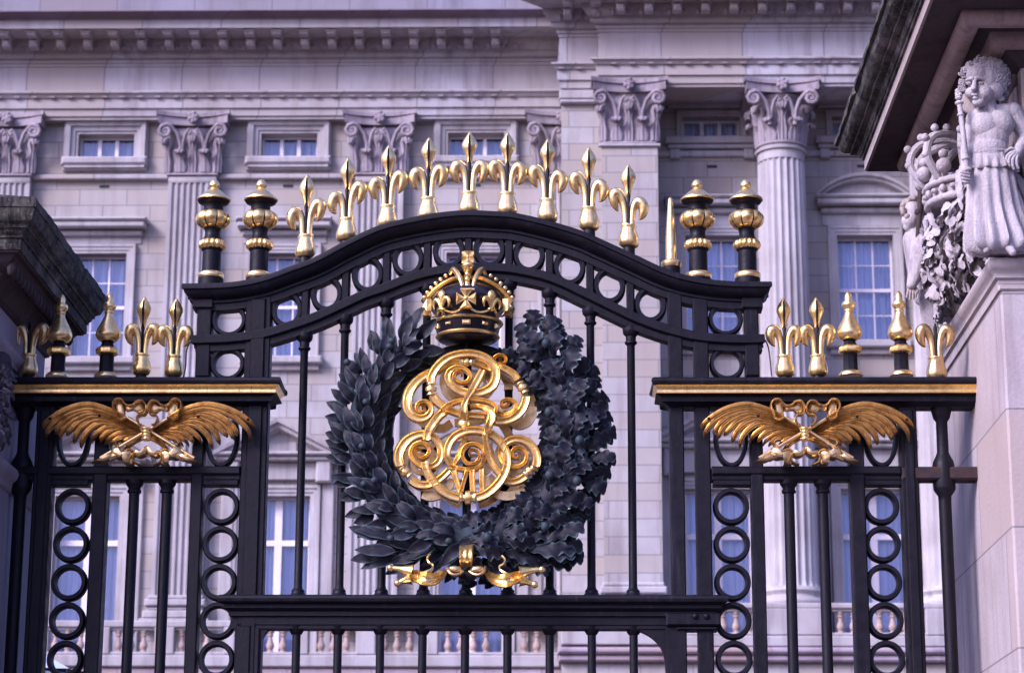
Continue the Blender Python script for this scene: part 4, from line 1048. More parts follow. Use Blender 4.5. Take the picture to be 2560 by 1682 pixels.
wallR = wall('wall', XR2 - .1, XR9, 0, zwr(190), holesR, YWR, .5, M_WALL)
# dark rooms behind the glass are closed by the back of the wall; corner pier of the pavilion
m = MB(); m.box(XR0, XR1 + .02, YRC, YWL + .3, 0, zr_(216)); m.box(XR1, XR2, YR + .01, YWL + .3, 0, zr_(205)); m.build('corner_pier', M_WALL, pal, smooth=False)
m = MB()
for (a, b, c, d) in ((XR0-.05, XR1, 218, 240), (XR0-.03, XR1, 241, 250)): m.bbox(a, b, YRC-.14, YRC+.1, zr_(d), zr_(c), .03)
m.build('pier_moulding', M_TRIM, pal)
# vents
for i, x in enumerate(WXL + WXR):
    L = i < len(WXL); Y = YWL if L else YWR; z = (zwl(466) if L else zwr(417)) ; m = MB(); m.box(x-.12, x+.12, Y-.012, Y+.05, z-.035, z+.035); m.build('vent', M_DARKHOLE, pal)
# ledge under the attic windows, between the pilasters
m = MB()
for a, b in zip([XL0] + [p + SHW + .02 for p in PX], [p - SHW - .02 for p in PX] + [XR0]):
    if b > a: m.bbox(a, b, YWL-.16, YWL+.02, zwl(452), zwl(440), .02)
m.build('string_course', M_BAND, pal)
m = MB(); m.bbox(XR2+.01, XR9, YWR-.10, YWR+.02, zwr(394), zwr(380), .02); m.build('string_course', M_BAND, pal)

M_CYMA = stone('dark_purple_cymatium_stone', (.22, .175, .23), (.09, .07, .10), joints=(1.9, 30.0, .012), streak=.6)  # darker and more purple than the stone bands around it
# entablature, one profile run along each stretch of the front
PROF = [(0, 299), (.0, 291), (.045, 290), (.05, 272), (.055, 270.5), (.10, 270), (.10, 246), (.14, 244), (.18, 236), (.24, 231), (.24, 227), (.04, 226), (.04, 168), (.07, 166), (.07, 159), (.11, 157), (.11, 148), (.20, 145), (.24, 141), (.24, 131), (.30, 128), (.30, 126), (.36, 118), (.40, 112), (.42, 111), (.42, 98)]
def entab(x0, x1, Y, name, ret0=False, ret1=False, ztop=None):
    pr = [(p, zl(v, p)) for p, v in PROF] + [(.42, zl(98, .42) + .05)]
    zc = zl(70, 1.12) + .0
    pr = [q for q in pr if q[1] < zc - .02] + [(.44, zc - .01), (1.05, zc + .0), (1.12, zc), (1.12, zl(50, 1.12)), (1.16, zl(48, 1.16)), (1.20, zl(44, 1.2)), (1.36, zl(31, 1.36)), (1.40, zl(28, 1.4)), (1.40, zl(26, 1.4)), (.35, zl(26, 1.4) + .06), (-.9, zl(26, 1.4) + .06), (-.9, pr[0][1])]
    rows = []
    for x, r in ((x0, ret0), (x1, ret1)):
        rows.append([(x + (-max(p, 0) if (r and x == x0) else (max(p, 0) if r else 0)), Y - p, z) for p, z in pr])
    m = MB(); m.rings(rows); o = m.build(name, M_CORN if False else M_BAND, pal, ang=25); normals_out(o)
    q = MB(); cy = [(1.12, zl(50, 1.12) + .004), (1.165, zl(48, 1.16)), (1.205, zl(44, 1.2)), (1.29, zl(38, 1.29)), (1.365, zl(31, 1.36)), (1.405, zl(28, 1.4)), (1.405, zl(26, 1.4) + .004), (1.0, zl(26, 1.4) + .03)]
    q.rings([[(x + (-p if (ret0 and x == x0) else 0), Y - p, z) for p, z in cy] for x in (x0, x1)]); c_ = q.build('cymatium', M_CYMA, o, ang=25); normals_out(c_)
    q = MB(); q.bbox(x0, x1, Y-.33, Y+.8, zl(26, 1.4) + .05, zl(26, 1.4) + 1.3, .03); q.build('parapet', M_PARA, pal)
    return o, zc
eL, zc = entab(XL0, XR0 + .3, YP, 'entablature')
e2, _ = entab(XR0, XR1 + .02, YRC, 'entablature', ret0=True)
e3, _ = entab(XR1 - .02, XR9, YR, 'entablature', ret0=True)
# modillions and egg-and-dart carving
MOD = []
def carv(x0, x1, Y, parent):
    n = int((x1 - x0)/.66); zt_ = zc - .012; o = parent
    for k in range(n + 1):
        x = x0 + .35 + k*.66
        if x > x1 - .1: break
        if not MOD:
            m = MB(); m.bbox(x-.11, x+.11, Y-1.0, Y-.42, zt_-.10, zt_, .02); m.bbox(x-.10, x+.10, Y-.74, Y-.42, zt_-.28, zt_-.10, .05); m.bbox(x-.14, x+.14, Y-1.04, Y-.42, zt_-.045, zt_-.002, .01)
            c = m.build('modillion', M_BAND, o); MOD.append((c, x, Y))
        else:
            c0, xr, yr = MOD[0]; c = c0.copy(); sc.collection.objects.link(c); c.parent = o; c.location = (x - xr, Y - yr, 0)
    m = MB(); z = zl(119, .38); n = int((x1-x0)/.33)
    for k in range(n + 1):
        x = x0 + .17 + k*.33
        if x > x1: break
        m.ball((x, Y-.39, z), .075, 8, 6, (.8, .7, 1.15)); q = x + .165
        m.add([(q-.085, Y-.36, z-.06), (q-.06, Y-.40, z-.05), (q, Y-.40, z+.07), (q+.06, Y-.40, z-.05), (q+.085, Y-.36, z-.06), (q, Y-.36, z+.10)], [(0,1,2,5), (5,2,3,4), (1,2,3)])
    o2 = m.build('egg_and_dart', M_CORN, o)
    m = MB(); z = zl(241, .16); n = int((x1-x0)/.43)
    for k in range(n): x = x0 + .2 + k*.43; m.bbox(x-.07, x+.07, Y-.19, Y-.1, z-.035, z+.005, .008)
    m.build('leaf_moulding', M_CORN, o)
carv(-16.5, XR0 - .9, YP, eL); carv(XR0 - .2, XR1, YRC, e2); carv(XR1 + .1, 12.0, YR, e3)
# soffit block closing the top of the recess behind the columns
m = MB(); m.box(XR2, XR9, YR + .5, YWR + .2, zr_(209), zr_(150)); m.build('portico_ceiling', M_CORN, pal)
m = MB(); m.box(XR2, XR9, YR + .02, YR + .9, zr_(214), zr_(203) + .1); m.build('architrave_soffit', M_BAND, pal)

# capitals
def acanthus(m, c, nrm, wd, h, lean, lip=.10):
    nrm = Vector(nrm).normalized(); sx = Vector((-nrm.y, nrm.x, 0)); rows = []
    P = [(0, 0), (.015, .3), (.04, .6), (.09, .82), (.17, .95), (.23, .96), (.25, .88), (.235, .80)]
    for i, (o, t) in enumerate(P):
        wt = wd*(.42 + .18*math.sin(t*9)) * (1 if i < 4 else (.95, .8, .6, .35)[i-4]); row = []
        for j in range(9):
            a = -1 + j/4; e = .018*math.cos(a*9)*h - .06*abs(a)*wd
            row.append(tuple(Vector(c) + sx*(a*wt) + nrm*(o*lean/.25 + e + .04) + Vector((0, 0, t*h - (.04*h*abs(a) if i > 4 else 0)))))
        rows.append(row)
    n = len(rows[0]); m.rings([r + [tuple(Vector(q) - nrm*.07) for q in reversed(r)] for r in rows])
CAPH = zl(287) - zl(440)
def capital(x, Y, zb, round_, parent, first=[None, None]):
    if first[round_]:
        o = first[round_].copy(); sc.collection.objects.link(o); o.parent = parent; o.location = Vector((x, Y, zb)) - origin(parent); return o
    H = CAPH; m = MB(); hw = .60
    if round_: m.lathe((0, .58, 0), [(.56, 0), (.56, .06), (.60, .07), (.60, .12), (.54, .14), (.54, .9), (.60, 1.15), (.68, 1.22)], 32)
    else:
        m.bbox(-.62, .62, -.05, .3, 0, .07, .02); m.bbox(-hw+.02, hw-.02, -.0, .3, .07, 1.22, .01)
    # abacus with curved sides
    pts = []
    for k in range(17):
        t = -1 + k/8; pts.append((t*.84, -.30 + .24*(1 - t*t)*1.0 + (.0)))
    back = (.30 if not round_ else 1.45)
    poly = [(-.84, back)] + [(-.84, -.30)] + pts[1:-1] + [(.84, -.30), (.84, back)]
    for z0, z1, e in ((H-.30, H-.11, 0), (H-.10, H, .05)):
        n = len(poly); ctr = Vector((0, .3))
        q = [(px*(1+e/.84), py - e) for px, py in poly]
        vs = [(a, b, z0) for a, b in q] + [(a, b, z1) for a, b in q]
        m.add(vs, [tuple(range(n)), tuple(range(2*n-1, n-1, -1))] + [(i, (i+1) % n, (i+1) % n + n, i+n) for i in range(n)])
    for sx in (-1, 1):   # corner volutes and stalks
        c = Vector((sx*.66, -.20, H-.50))
        pth = [tuple(c + Vector((math.cos(a)*r*sx, -.05 + .06*(1-r/.17), math.sin(a)*r))) for a, r in [(R(100 - 45*k), .17*(1 - k/16)) for k in range(14)]]
        pth = [(sx*.30, -.05, H-.98), (sx*.31, -.08, H-.78), (sx*.40, -.12, H-.52), (sx*.55, -.18, H-.36)] + pth
        m.tube(pth, [.05]*3 + [.055]*2 + [.05]*(len(pth)-5), 8)
        m.ball(c, .05, 8, 6)
        pth = [(sx*.27, -.05, H-.98), (sx*.24, -.08, H-.74), (sx*.18, -.11, H-.52), (sx*.10, -.15, H-.42), (sx*.05, -.14, H-.50), (sx*.11, -.14, H-.55)]
        m.tube(pth, .045, 8)
        m.lathe((sx*.29, -.06, H-1.10), [(.05, 0), (.06, .04), (.045, .10), (.07, .14)], 10)
    m.ball((0, -.20, H-.16), .13, 10, 8, (1, .8, 1.2)); 
    for k in range(6): a = R(60*k + 20); m.ball((math.cos(a)*.09, -.25, H-.16 + math.sin(a)*.11), .055, 8, 5)
    front = ((0, 0, -1),)
    if round_:
        for a in (-90, -35, -145, 0, 180): A = R(a); m2 = (math.cos(A)*.54, .58 + math.sin(A)*.54, .12); acanthus(m, m2, (math.cos(A), math.sin(A), 0), .26, .92, .24)
        for a in (-62, -118, -10, -170): A = R(a); m2 = (math.cos(A)*.56, .58 + math.sin(A)*.56, .12); acanthus(m, m2, (math.cos(A), math.sin(A), 0), .30, .54, .22)
    else:
        for xx, h, wd in ((0, .92, .22), (-.60, .86, .24), (.60, .86, .24)): acanthus(m, (xx, 0, .08), (xx*.9, -1, 0), wd, h, .22)
        for xx in (-.30, .30): acanthus(m, (xx, -.02, .08), (0, -1, 0), .30, .54, .24)
    s = MB(); s.add([(a + x, b + Y, c + zb) for a, b, c in m.v], m.f)
    o = s.build('capital', M_CAP, None, ang=45, at=(x, Y, zb)); o.parent = parent; o.location = Vector((x, Y, zb)) - origin(parent); normals_out(o); first[round_] = o
    return o
# pilasters of the long wing
zs0, zs1 = zl(1487), zl(441)
def fluted_pilaster(x):
    m = MB(); hw = SHW; n = 7; row = [(x-hw, YWL), (x-hw, YP)]; mar = .07; w_ = (2*hw - 2*mar)/n
    for k in range(n):
        a = x - hw + mar + k*w_; g = w_*.72; s0 = a + (w_-g)/2
        for j in range(7): t = math.pi*j/6; row.append((s0 + g/2 - math.cos(t)*g/2, YP + math.sin(t)*.055))
    row += [(x+hw, YP), (x+hw, YWL)]
    zt = zs1 - .16
    m.rings([[(a, b, zs0) for a, b in row], [(a, b, zt) for a, b in row]], closed=False, caps=False)
    m.bbox(x-hw, x+hw, YP, YWL+.02, zt, zs1, .01); root = m.build('pilaster', M_TRIM, pal, ang=50)
    b = MB(); 
    for k, (e, a, c) in enumerate(((.06, 0, .10), (.12, .10, .26), (.05, .27, .36), (.16, .37, .55), (.22, .56, .78))): b.bbox(x-hw-e, x+hw+e, YP-e, YWL, zs0-c, zs0-a-.002, .03)
    b.build('base', M_TRIM, root); capital(x, YP, zl(440), 0, root); return root
for x in PX[:3]: fluted_pilaster(x)
# last pilaster, half hidden by the pavilion
fluted_pilaster(PX[3] - .12)
# pavilion pilaster and columns
m = MB(); xm = (XR1 + XR2)/2; m.bbox(xm-.72, xm+.72, YR-.06, YR+.05, zr_(367), zr_(360), .02); root = m.build('pilaster', M_TRIM, pal)
capital(xm, YR, zr_(361), 0, root)
b = MB(); zb_ = zr_(1455)
for e, a, c in ((.06, 0, .10), (.12, .10, .26), (.05, .27, .36), (.16, .37, .55), (.22, .56, .80)): b.bbox(xm-.62-e, xm+.62+e, YR-e, YR+.3, zb_-c, zb_-a-.002, .03)
b.bbox(XR0-.02, XR2+.02, YR-.25, YR+.5, zr_(1614), zb_-.81, .02); b.build('base', M_TRIM, root)
def column(x):
    r0, r1 = .60, .545; zt = zr_(366); zb = zr_(1462); m = MB(); nf = 22; rows = []
    for z, r in ((zb, r0*1.06), (zb+.12, r0), (zb+(zt-zb)*.33, r0*.99), (zb+(zt-zb)*.7, r0*.955), (zt-.28, r1), (zt-.24, r1)):
        row = []
        for k in range(nf):
            for j in range(6):
                a = 2*math.pi*(k + j/6)/nf; d = .050*math.sin(math.pi*min(1, max(0, (j-.5)/5)))**.8 if 0 < j else 0
                row.append((x + (r-d)*math.cos(a), YR + .60 + (r-d)*math.sin(a), z))
        rows.append(row)
    m.rings(rows); m.lathe((x, YR+.60, zt-.24), [(r1, 0), (r1, .20), (.60, .22), (.61, .27), (.56, .30)], 40)
    root = m.build('column', M_TRIM, pal, ang=40)
    capital(x, YR+.02, zr_(362), 1, root)
    b = MB(); b.lathe((x, YR+.60, zb-.44), [(.80, 0), (.84, .06), (.84, .10), (.80, .16), (.72, .18), (.70, .24), (.72, .28), (.76, .33), (.74, .38), (.66, .40), (.64, .44)], 36); b.bbox(x-.86, x+.86, YR-.26, YR+1.4, zb-.60, zb-.44, .02); b.build('base', M_TRIM, root)
for x in CXR: column(x)
# balconies
def balustrade(x0, x1, Y, vr0, vr1, vb0, vp1, zf, peds, dx):
    zr0, zr1, zb, zp = zf(vr0), zf(vr1), zf(vb0), zf(vp1)
    m = MB(); m.bbox(x0, x1, Y-.16, Y+.16, zr1, zr0, .03); m.bbox(x0, x1, Y-.10, Y+.10, zr1-.05, zr1-.001, .01)
    m.bbox(x0, x1, Y-.18, YWL, zp, zb, .03); m.bbox(x0, x1, Y-.14, Y+.14, zb+.001, zb+.07, .02)
    root = m.build('balustrade', M_TRIM, pal)
    for a, b in peds: q = MB(); q.bbox(a, b, Y-.17, Y+.15, zb+.01, zr1+.01, .02); q.build('pedestal', M_TRIM, root)
    x = x0 + dx/2; h = zr1 - .05 - (zb + .07); first = None
    while x < x1:
        if not any(a - .12 < x < b + .12 for a, b in peds):
            if first is None:
                q = MB(); pr = [(.085, 0), (.085, .05), (.06, .07), (.055, .10), (.08, .20), (.095, .28), (.085, .38), (.05, .56), (.045, .72), (.07, .75), (.07, .80), (.05, .83), (.085, .93), (.085, 1)]
                q.lathe((x, Y, zb+.07), [(r, t*h) for r, t in pr], 12); first = q.build('baluster', M_BEIGE, root); fx = x
            else:
                o = first.copy(); sc.collection.objects.link(o); o.parent = root; o.location = (x - fx, 0, 0)
        x += dx
    return root
M_BEIGE = stone('beige_baluster_stone', (.46, .36, .33), (.16, .11, .10), streak=.5)
YBL = YP - 1.15; YBR = YR - .15
zbl = lambda v: W(500, v, YBL).z
zbr = lambda v: W(1750, v, YBR).z
balustrade(-17, XR0-.05, YBL, 1552, 1570, 1638, 1668, zbl, [(p-.22, p+.22) for p in PX] + [(w-.95, w-.70) for w in WXL] + [(w+.72, w+.95) for w in WXL], .285)
balustrade(XR2+.02, XR9, YBR, 1508, 1523, 1590, 1618, zbr, [(c-.72, c+.72) for c in CXR], .285)
m = MB(); m.bbox(XL0, XR0, YBL-.10, YWL, zbl(1668)-.30, zbl(1668)-.004, .04); m.bbox(XL0, XR0, YBL+.10, YWL, zbl(1668)-1.2, zbl(1668)-.31, .03); m.build('balcony_cornice', M_CORN, pal)
m = MB(); m.bbox(XR0-.1, XR9, YBR-.22, YWR, zbr(1636), zbr(1619), .05); m.bbox(XR0-.08, XR9, YBR-.12, YWR, zbr(1654), zbr(1637), .04); m.build('balcony_cornice', M_CORN, pal)
m = MB(); m.box(XR0-.02, XR9, YBR+.06, YWR+.2, 0, zbr(1655)); m.box(XL0, XR0-.03, YBL+.4, YWL+.1, 0, zbl(1668)-1.21); m.build('lower_wall', M_WALL, pal, smooth=False)
m = MB(); m.box(XL0, XR9, YWL+1.2, 70, 0, zl(26)+1.2); m.build('building_mass', M_WALL, pal, smooth=False)

# ================================================================== THE STONE PIERS
def loop(m, x0, x1, y0, y1, prof):
    """mitred moulding round a rectangle; prof: (outward, z)"""
    rows = []
    for cx, cy in ((0, 0), (1, 0), (1, 1), (0, 1), (0, 0)):
        rows.append([((x1 + o) if cx else (x0 - o), (y1 + o) if cy else (y0 - o), z) for o, z in prof])
    m.rings(rows, closed=True, caps=False)
    m.add([(x0-prof[0][0], y0-prof[0][0], prof[0][1]), (x1+prof[0][0], y0-prof[0][0], prof[0][1]), (x1+prof[0][0], y1+prof[0][0], prof[0][1]), (x0-prof[0][0], y1+prof[0][0], prof[0][1])], [(0, 3, 2, 1)])
def jloop(m, x0, x1, y0, y1, prof, step=.03, amp=.0028):
    """the same with a crumbling, uneven surface"""
    r = random.Random(11); rows = []; cs = [(x0, y0, -1, -1), (x1, y0, 1, -1), (x1, y1, 1, 1), (x0, y1, -1, 1), (x0, y0, -1, -1)]
    drift = [0.0]*len(prof)
    for (ax, ay, sx, sy_), (bx, by, tx, ty) in zip(cs, cs[1:]):
        L = math.hypot(bx-ax, by-ay); n = max(2, int(L/step))
        for k in range(n):
            t = k/n; row = []; chip = r.uniform(.008, .022) if r.random() < .06 else 0
            for i, (o, z) in enumerate(prof):
                drift[i] = drift[i]*.7 + r.uniform(-amp, amp)
                oo = o + (drift[i] if 4 < i < len(prof) - 1 else 0) - (chip if len(prof)-5 < i < len(prof)-1 else 0); zj = z + (drift[i]*.5 if 4 < i < len(prof) - 1 else 0)
                row.append((ax + (bx-ax)*t + oo*(sx + (tx-sx)*t), ay + (by-ay)*t + oo*(sy_ + (ty-sy_)*t), zj))
            rows.append(row)
    rows.append(rows[0]); m.rings(rows, closed=True, caps=False)
    e = prof[0]; m.add([(x0-e[0], y0-e[0], e[1]), (x1+e[0], y0-e[0], e[1]), (x1+e[0], y1+e[0], e[1]), (x0-e[0], y1+e[0], e[1])], [(0, 3, 2, 1)])
XS = W(2440, 1190, YG).x
SY0, SY1 = 12.02, 13.95
z_led = W(2492, 642, 11.96).z
pierR = thing('gate_pier', 'big pale stone gate pier with mossy overhanging cornice, at the right edge', 'pier', (3.5, 13, 0), 'stone piers of the gate')
m = MB(); m.bbox(XS, 6.5, SY0, SY1, 0, z_led - .16, .012); m.build('shaft', M_PIER, pierR)
m = MB()
loop(m, XS, 6.5, SY0, SY1, [(-.02, z_led-.135), (.012, z_led-.135), (.014, z_led-.115), (.03, z_led-.105), (.032, z_led-.075), (.045, z_led-.065), (.062, z_led-.045), (.066, z_led-.025), (.058, z_led-.006), (.04, z_led), (-.25, z_led+.004)])
o = m.build('ledge_moulding', M_PIER, pierR, ang=50); normals_out(o)
m = MB(); m.bbox(XS-.012, 6.5, SY0-.012, SY1+.012, z_led-.17, z_led-.13, .01); m.build('fillet', M_PIER, pierR)
YC1 = 14.45
xo = W(2087, 356, YC1).x; zo = W(2087, 352, YC1).z
BX0, BY0, BY1 = XS + .16, 11.98, 13.75
OV = BX0 - xo; 
BY1 = YC1 - OV
def zc1(v): return W(2150, v, YC1).z
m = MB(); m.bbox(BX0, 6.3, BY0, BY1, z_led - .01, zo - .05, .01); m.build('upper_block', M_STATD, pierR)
o155 = BX0 - W(2155, 447, YC1).x
pr = [(o155-.01, zc1(447)), (o155, zc1(446)), (o155, zc1(422)), (o155+.018, zc1(421)), (o155+.018, zc1(415)), (o155+.03, zc1(413)), (o155+.040, zc1(407)), (o155+.044, zc1(400)), (OV-.085, zc1(399)), (OV-.083, zc1(393)), (OV-.055, zc1(391)), (OV-.035, zc1(385)), (OV-.022, zc1(376)), (OV-.018, zc1(368)), (OV, zc1(367)), (OV, zc1(352)), (OV-.05, zc1(350)+.01), (0, zc1(350)+.15)]
m = MB(); loop(m, BX0, 6.3, BY0, BY1, pr)
m = MB(); jloop(m, BX0, 6.3, BY0, BY1, pr)
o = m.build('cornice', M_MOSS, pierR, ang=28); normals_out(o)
# soffit and bed mouldings
z4 = zc1(447)
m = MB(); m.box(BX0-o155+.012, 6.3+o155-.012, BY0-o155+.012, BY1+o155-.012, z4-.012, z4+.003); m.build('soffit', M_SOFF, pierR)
m = MB(); loop(m, BX0, 6.3, BY0, BY1, [(o155-.055, z4-.0), (o155-.0, z4+.06), (o155+.0035, z4+.09), (o155+.0035, z4-.002), (o155-.02, z4-.006)]); m.build('drip_edge', M_PIER, pierR)
def roll(cx, r, z, mat, name):
    m = MB(); pr = [(cx + r*math.cos(t), z + r*math.sin(t)) for t in [math.pi*2*k/14 for k in range(15)]]
    rows = []
    for a, b in ((0, 0), (1, 0), (1, 1), (0, 1), (0, 0)): rows.append([((6.3+q) if a else (BX0-q), (BY1+q) if b else (BY0-q), zz_) for q, zz_ in pr[:-1]])
    m.rings(rows, caps=False); return m.build(name, mat, pierR)
roll(o155 - .235, .060, z4 - .030, M_TUBE, 'bed_roll'); roll(o155 - .43, .075, z4 - .06, M_TUBE, 'bed_roll')
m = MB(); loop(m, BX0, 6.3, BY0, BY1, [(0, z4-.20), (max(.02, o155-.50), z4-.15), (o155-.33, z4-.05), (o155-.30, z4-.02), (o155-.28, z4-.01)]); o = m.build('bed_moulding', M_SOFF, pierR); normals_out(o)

# left pier
YN, YF_ = 12.0, 14.0
xoL = W(266, 739, YF_).x; xsL = W(90, 1290, 13.7).x
z5 = lambda v: W(240, v, YF_).z
pierL = thing('gate_pier', 'dark shadowed stone gate pier with black mossy cornice, at the left edge', 'pier', (-4.5, 13, 0), 'stone piers of the gate')
ov = xoL - xsL; yb0, yb1 = YN + ov, YF_ - ov
M_PIERL = stone('shade_painted_pier_stone', (.29, .28, .34), (.16, .12, .12), streak=.5, speck=.2, nscale=1.6)  # pier stone made darker and bluer: the left pier's shade is in this colour
zb5 = z5(846)
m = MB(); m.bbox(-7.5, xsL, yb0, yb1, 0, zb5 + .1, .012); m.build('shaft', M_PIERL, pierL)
oo = xsL; e = lambda u, v: (W(u, v, YF_).x - xsL, W(u, v, YF_).z)
pr = [(e(222,847)[0], zb5), (e(224,846)[0], zb5+.01), (e(224,835)[0], z5(822)), (e(229,820)[0], z5(821)), (e(229,820)[0], z5(816)), (e(234,812)[0], z5(812)), (e(238,812)[0], z5(804)), (e(242,806)[0], z5(803)), (e(243,806)[0], z5(796)), (e(252,806)[0], z5(790)), (e(259,785)[0], z5(776)), (e(261,785)[0], z5(764)), (ov, z5(763)), (ov, z5(742)), (ov-.03, z5(738)), (0, z5(738)+.10)]
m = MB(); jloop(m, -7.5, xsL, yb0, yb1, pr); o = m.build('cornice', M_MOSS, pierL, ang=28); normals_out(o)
e0 = e(222, 847)[0]
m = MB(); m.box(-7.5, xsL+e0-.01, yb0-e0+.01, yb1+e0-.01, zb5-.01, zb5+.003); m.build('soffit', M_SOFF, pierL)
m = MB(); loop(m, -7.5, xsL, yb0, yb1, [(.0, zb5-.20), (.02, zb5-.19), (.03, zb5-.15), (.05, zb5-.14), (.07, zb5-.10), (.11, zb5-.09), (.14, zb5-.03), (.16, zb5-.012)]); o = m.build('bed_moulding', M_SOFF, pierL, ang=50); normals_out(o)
m = MB()
for k in range(40):
    y = yb0 - .10 + k*.085
    if y < yb1 + .1: m.ball((xsL + .135, y, zb5-.075), .034, 8, 6, (.8, .8, 1.3))
m.build('egg_carving', M_SOFF, pierL)
z6 = W(46, 910, 13.0).z
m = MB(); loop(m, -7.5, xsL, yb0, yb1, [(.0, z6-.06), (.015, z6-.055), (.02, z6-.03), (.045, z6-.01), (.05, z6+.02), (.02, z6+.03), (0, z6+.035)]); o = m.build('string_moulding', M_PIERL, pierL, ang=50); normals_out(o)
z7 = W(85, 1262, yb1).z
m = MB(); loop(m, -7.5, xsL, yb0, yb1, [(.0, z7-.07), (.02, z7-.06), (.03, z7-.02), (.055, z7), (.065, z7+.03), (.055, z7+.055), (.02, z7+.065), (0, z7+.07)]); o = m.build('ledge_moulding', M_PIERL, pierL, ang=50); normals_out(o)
m = MB(); m.tube([(xsL+.01, 13.05, z6-.1), (xsL+.03, 13.04, z7+.5), (xsL+.03, 13.05, z7-.2), (xsL+.03, 13.05, .3)], .009, 6); m.build('conduit', M_BLACK, pierL)
# dark sculpture on the inner face of the left pier
m = MB(); r_ = random.Random(5); M_CARVL = stone('near_black_carving_stone', (.05, .045, .06), (.01, .01, .012))  # carving coloured near black, darker than the pier stone
for k in range(12): t = k/11; m.ball(W(-8 + 10*(1-t), 905 + 185*t, 12.45), .05*(1.2 - .6*t), 10, 7)
for k in range(90):
    t = r_.random(); v = 900 + 190*t; u = -2 + r_.uniform(-16, 16)*(1 - .5*t); p = W(u, v, 12.42 + r_.uniform(-.14, .10)); A = r_.uniform(0, 6.28)
    leafmesh(m, p, Vector((.5*math.cos(A) + .2, .3*math.sin(A), -.8 + .6*r_.random())), Vector((.7, -.7, .3)), r_.uniform(.06, .11), r_.uniform(.035, .06), 'oak', r_.uniform(.3, 1.0), .2, r_.random())
carvL = m.build('stone_carving', M_CARVL, None, ang=70, at=tuple(W(0, 1090, 12.5)))
tag(carvL, 'near-black carved foliage bracket on the left pier, cut by the picture edge', 'carving')

# ================================================================== SCULPTURE ON THE RIGHT PIER
YK = 11.98
def P_(u, v, dy=0.0): p = W(u, v, YK + dy); return p
k1 = pxs(400, YK)
# near cherub
b = MB()
def cap(u0, v0, r0, u1, v1, r1, d0=0, d1=0): capsule(b, P_(u0, v0, d0), P_(u1, v1, d1), r0*k1, r1*k1)
def bal(u, v, r, d=0, k=(1, 1, 1), mm=None): (mm or b).ball(P_(u, v, d), r*k1, 18, 12, k)
bal(2464, 204, 47, 0, (.95, .95, 1.08)); bal(2443, 189, 27, -.052, (1.05, .9, .8)); bal(2449, 238, 30, -.040, (.95, .9, 1.0)); bal(2446, 257, 14, -.078, (1.1, .9, .8)); bal(2427, 233, 15, -.066); bal(2461, 234, 20, -.070); bal(2484, 225, 26, -.03)
cap(2466, 258, 24, 2472, 290, 27)
cap(2446, 293, 25, 2516, 285, 27, .0, .02); bal(2530, 283, 27, .02); bal(2440, 300, 26, .02)
bal(2463, 316, 37, -.03, (1, .8, 1.0)); bal(2498, 312, 38, -.025, (1, .8, 1.0)); bal(2478, 345, 45, -.01, (1, .8, 1.0)); bal(2474, 376, 46, -.012, (1.02, .80, .95)); bal(2478, 408, 48, 0, (1.04, .85, .9))
# his left arm, elbow out, hand on the hip
cap(2534, 285, 25, 2568, 344, 20, .02, .02); cap(2568, 344, 20, 2543, 384, 13, .02, -.05)
# his right arm reaching down to the torch
cap(2437, 302, 22, 2418, 370, 17, .05, .02); cap(2418, 370, 17, 2414, 425, 13, .02, -.06)
# legs under the skirt and feet
cap(2462, 420, 30, 2458, 560, 22); cap(2498, 420, 30, 2502, 560, 22); cap(2470, 600, 14, 2466, 626, 9, -.02, -.07); cap(2512, 600, 14, 2532, 632, 9, -.05, -.13)
# facial features
cap(2437, 203, 5, 2434, 221, 7.5, -.088, -.112); bal(2437, 238, 6.5, -.104, (1.5, .8, .45)); bal(2438, 246, 6.5, -.102, (1.2, .8, .5))
cap(2417, 200, 4.5, 2430, 197, 5, -.070, -.092); cap(2442, 196, 5, 2466, 199, 4.5, -.094, -.082)
bal(2492, 222, 12, -.01, (.5, 1, 1.3))
body = remeshed(b, 'cherub_statue', M_STAT, None, .0042, it=3, at=tuple(P_(2478, 640)))
tag(body, 'pale curly-haired stone cherub with torch and pleated skirt, nearest figure on the right pier', 'statue', 'carved cherubs on the right pier')
m = MB()
for u in (2423, 2452): 
    m.ball(P_(u, 209, -.070 if u < 2440 else -.080), 6.5*k1, 12, 8, (1.25, .8, .8))
m.build('eye', M_STAT, body)
# curls: small rings of hair over a close cap
m = MB(); r_ = random.Random(3)
def curl(u, v, d, R0, r0):
    c = P_(u, v, d); q = Matrix.Rotation(r_.uniform(-.6, .6), 3, 'Z') @ Matrix.Rotation(r_.uniform(-.7, .4), 3, 'X')
    n = 9; turns = r_.uniform(1.1, 1.5); ph = r_.uniform(0, 6.28)
    pts = []
    for k in range(n):
        t = k/(n-1); A = ph + turns*2*math.pi*t; rr = R0*k1*(1 - .75*t); pts.append(tuple(c + q @ Vector((rr*math.cos(A), -.012*t, rr*math.sin(A)))))
    m.tube(pts, [r0*k1*(1 - .3*k/(n-1)) for k in range(n)], 6)
m.ball(P_(2468, 193, .012), 47*k1, 18, 12, (1.02, .95, .95))
for k in range(150):
    A = R(r_.uniform(-35, 205)); rad = r_.uniform(24, 55); u = 2464 + math.cos(A)*rad*1.02; v = 194 - math.sin(A)*rad*.90
    h2 = max(0.0, 1 - (rad/56)**2); d = .012 - .093*math.sqrt(h2)
    if v > 180 and u < 2486: continue
    curl(u, v, d, r_.uniform(7, 10), r_.uniform(3.0, 4.2))
for k in range(34):
    u = r_.uniform(2408, 2492); v = 174 + (u - 2452)**2/260 + r_.uniform(-6, 4); curl(u, v, -.078 + abs(u - 2450)*.0011, r_.uniform(6, 9), 3.4)
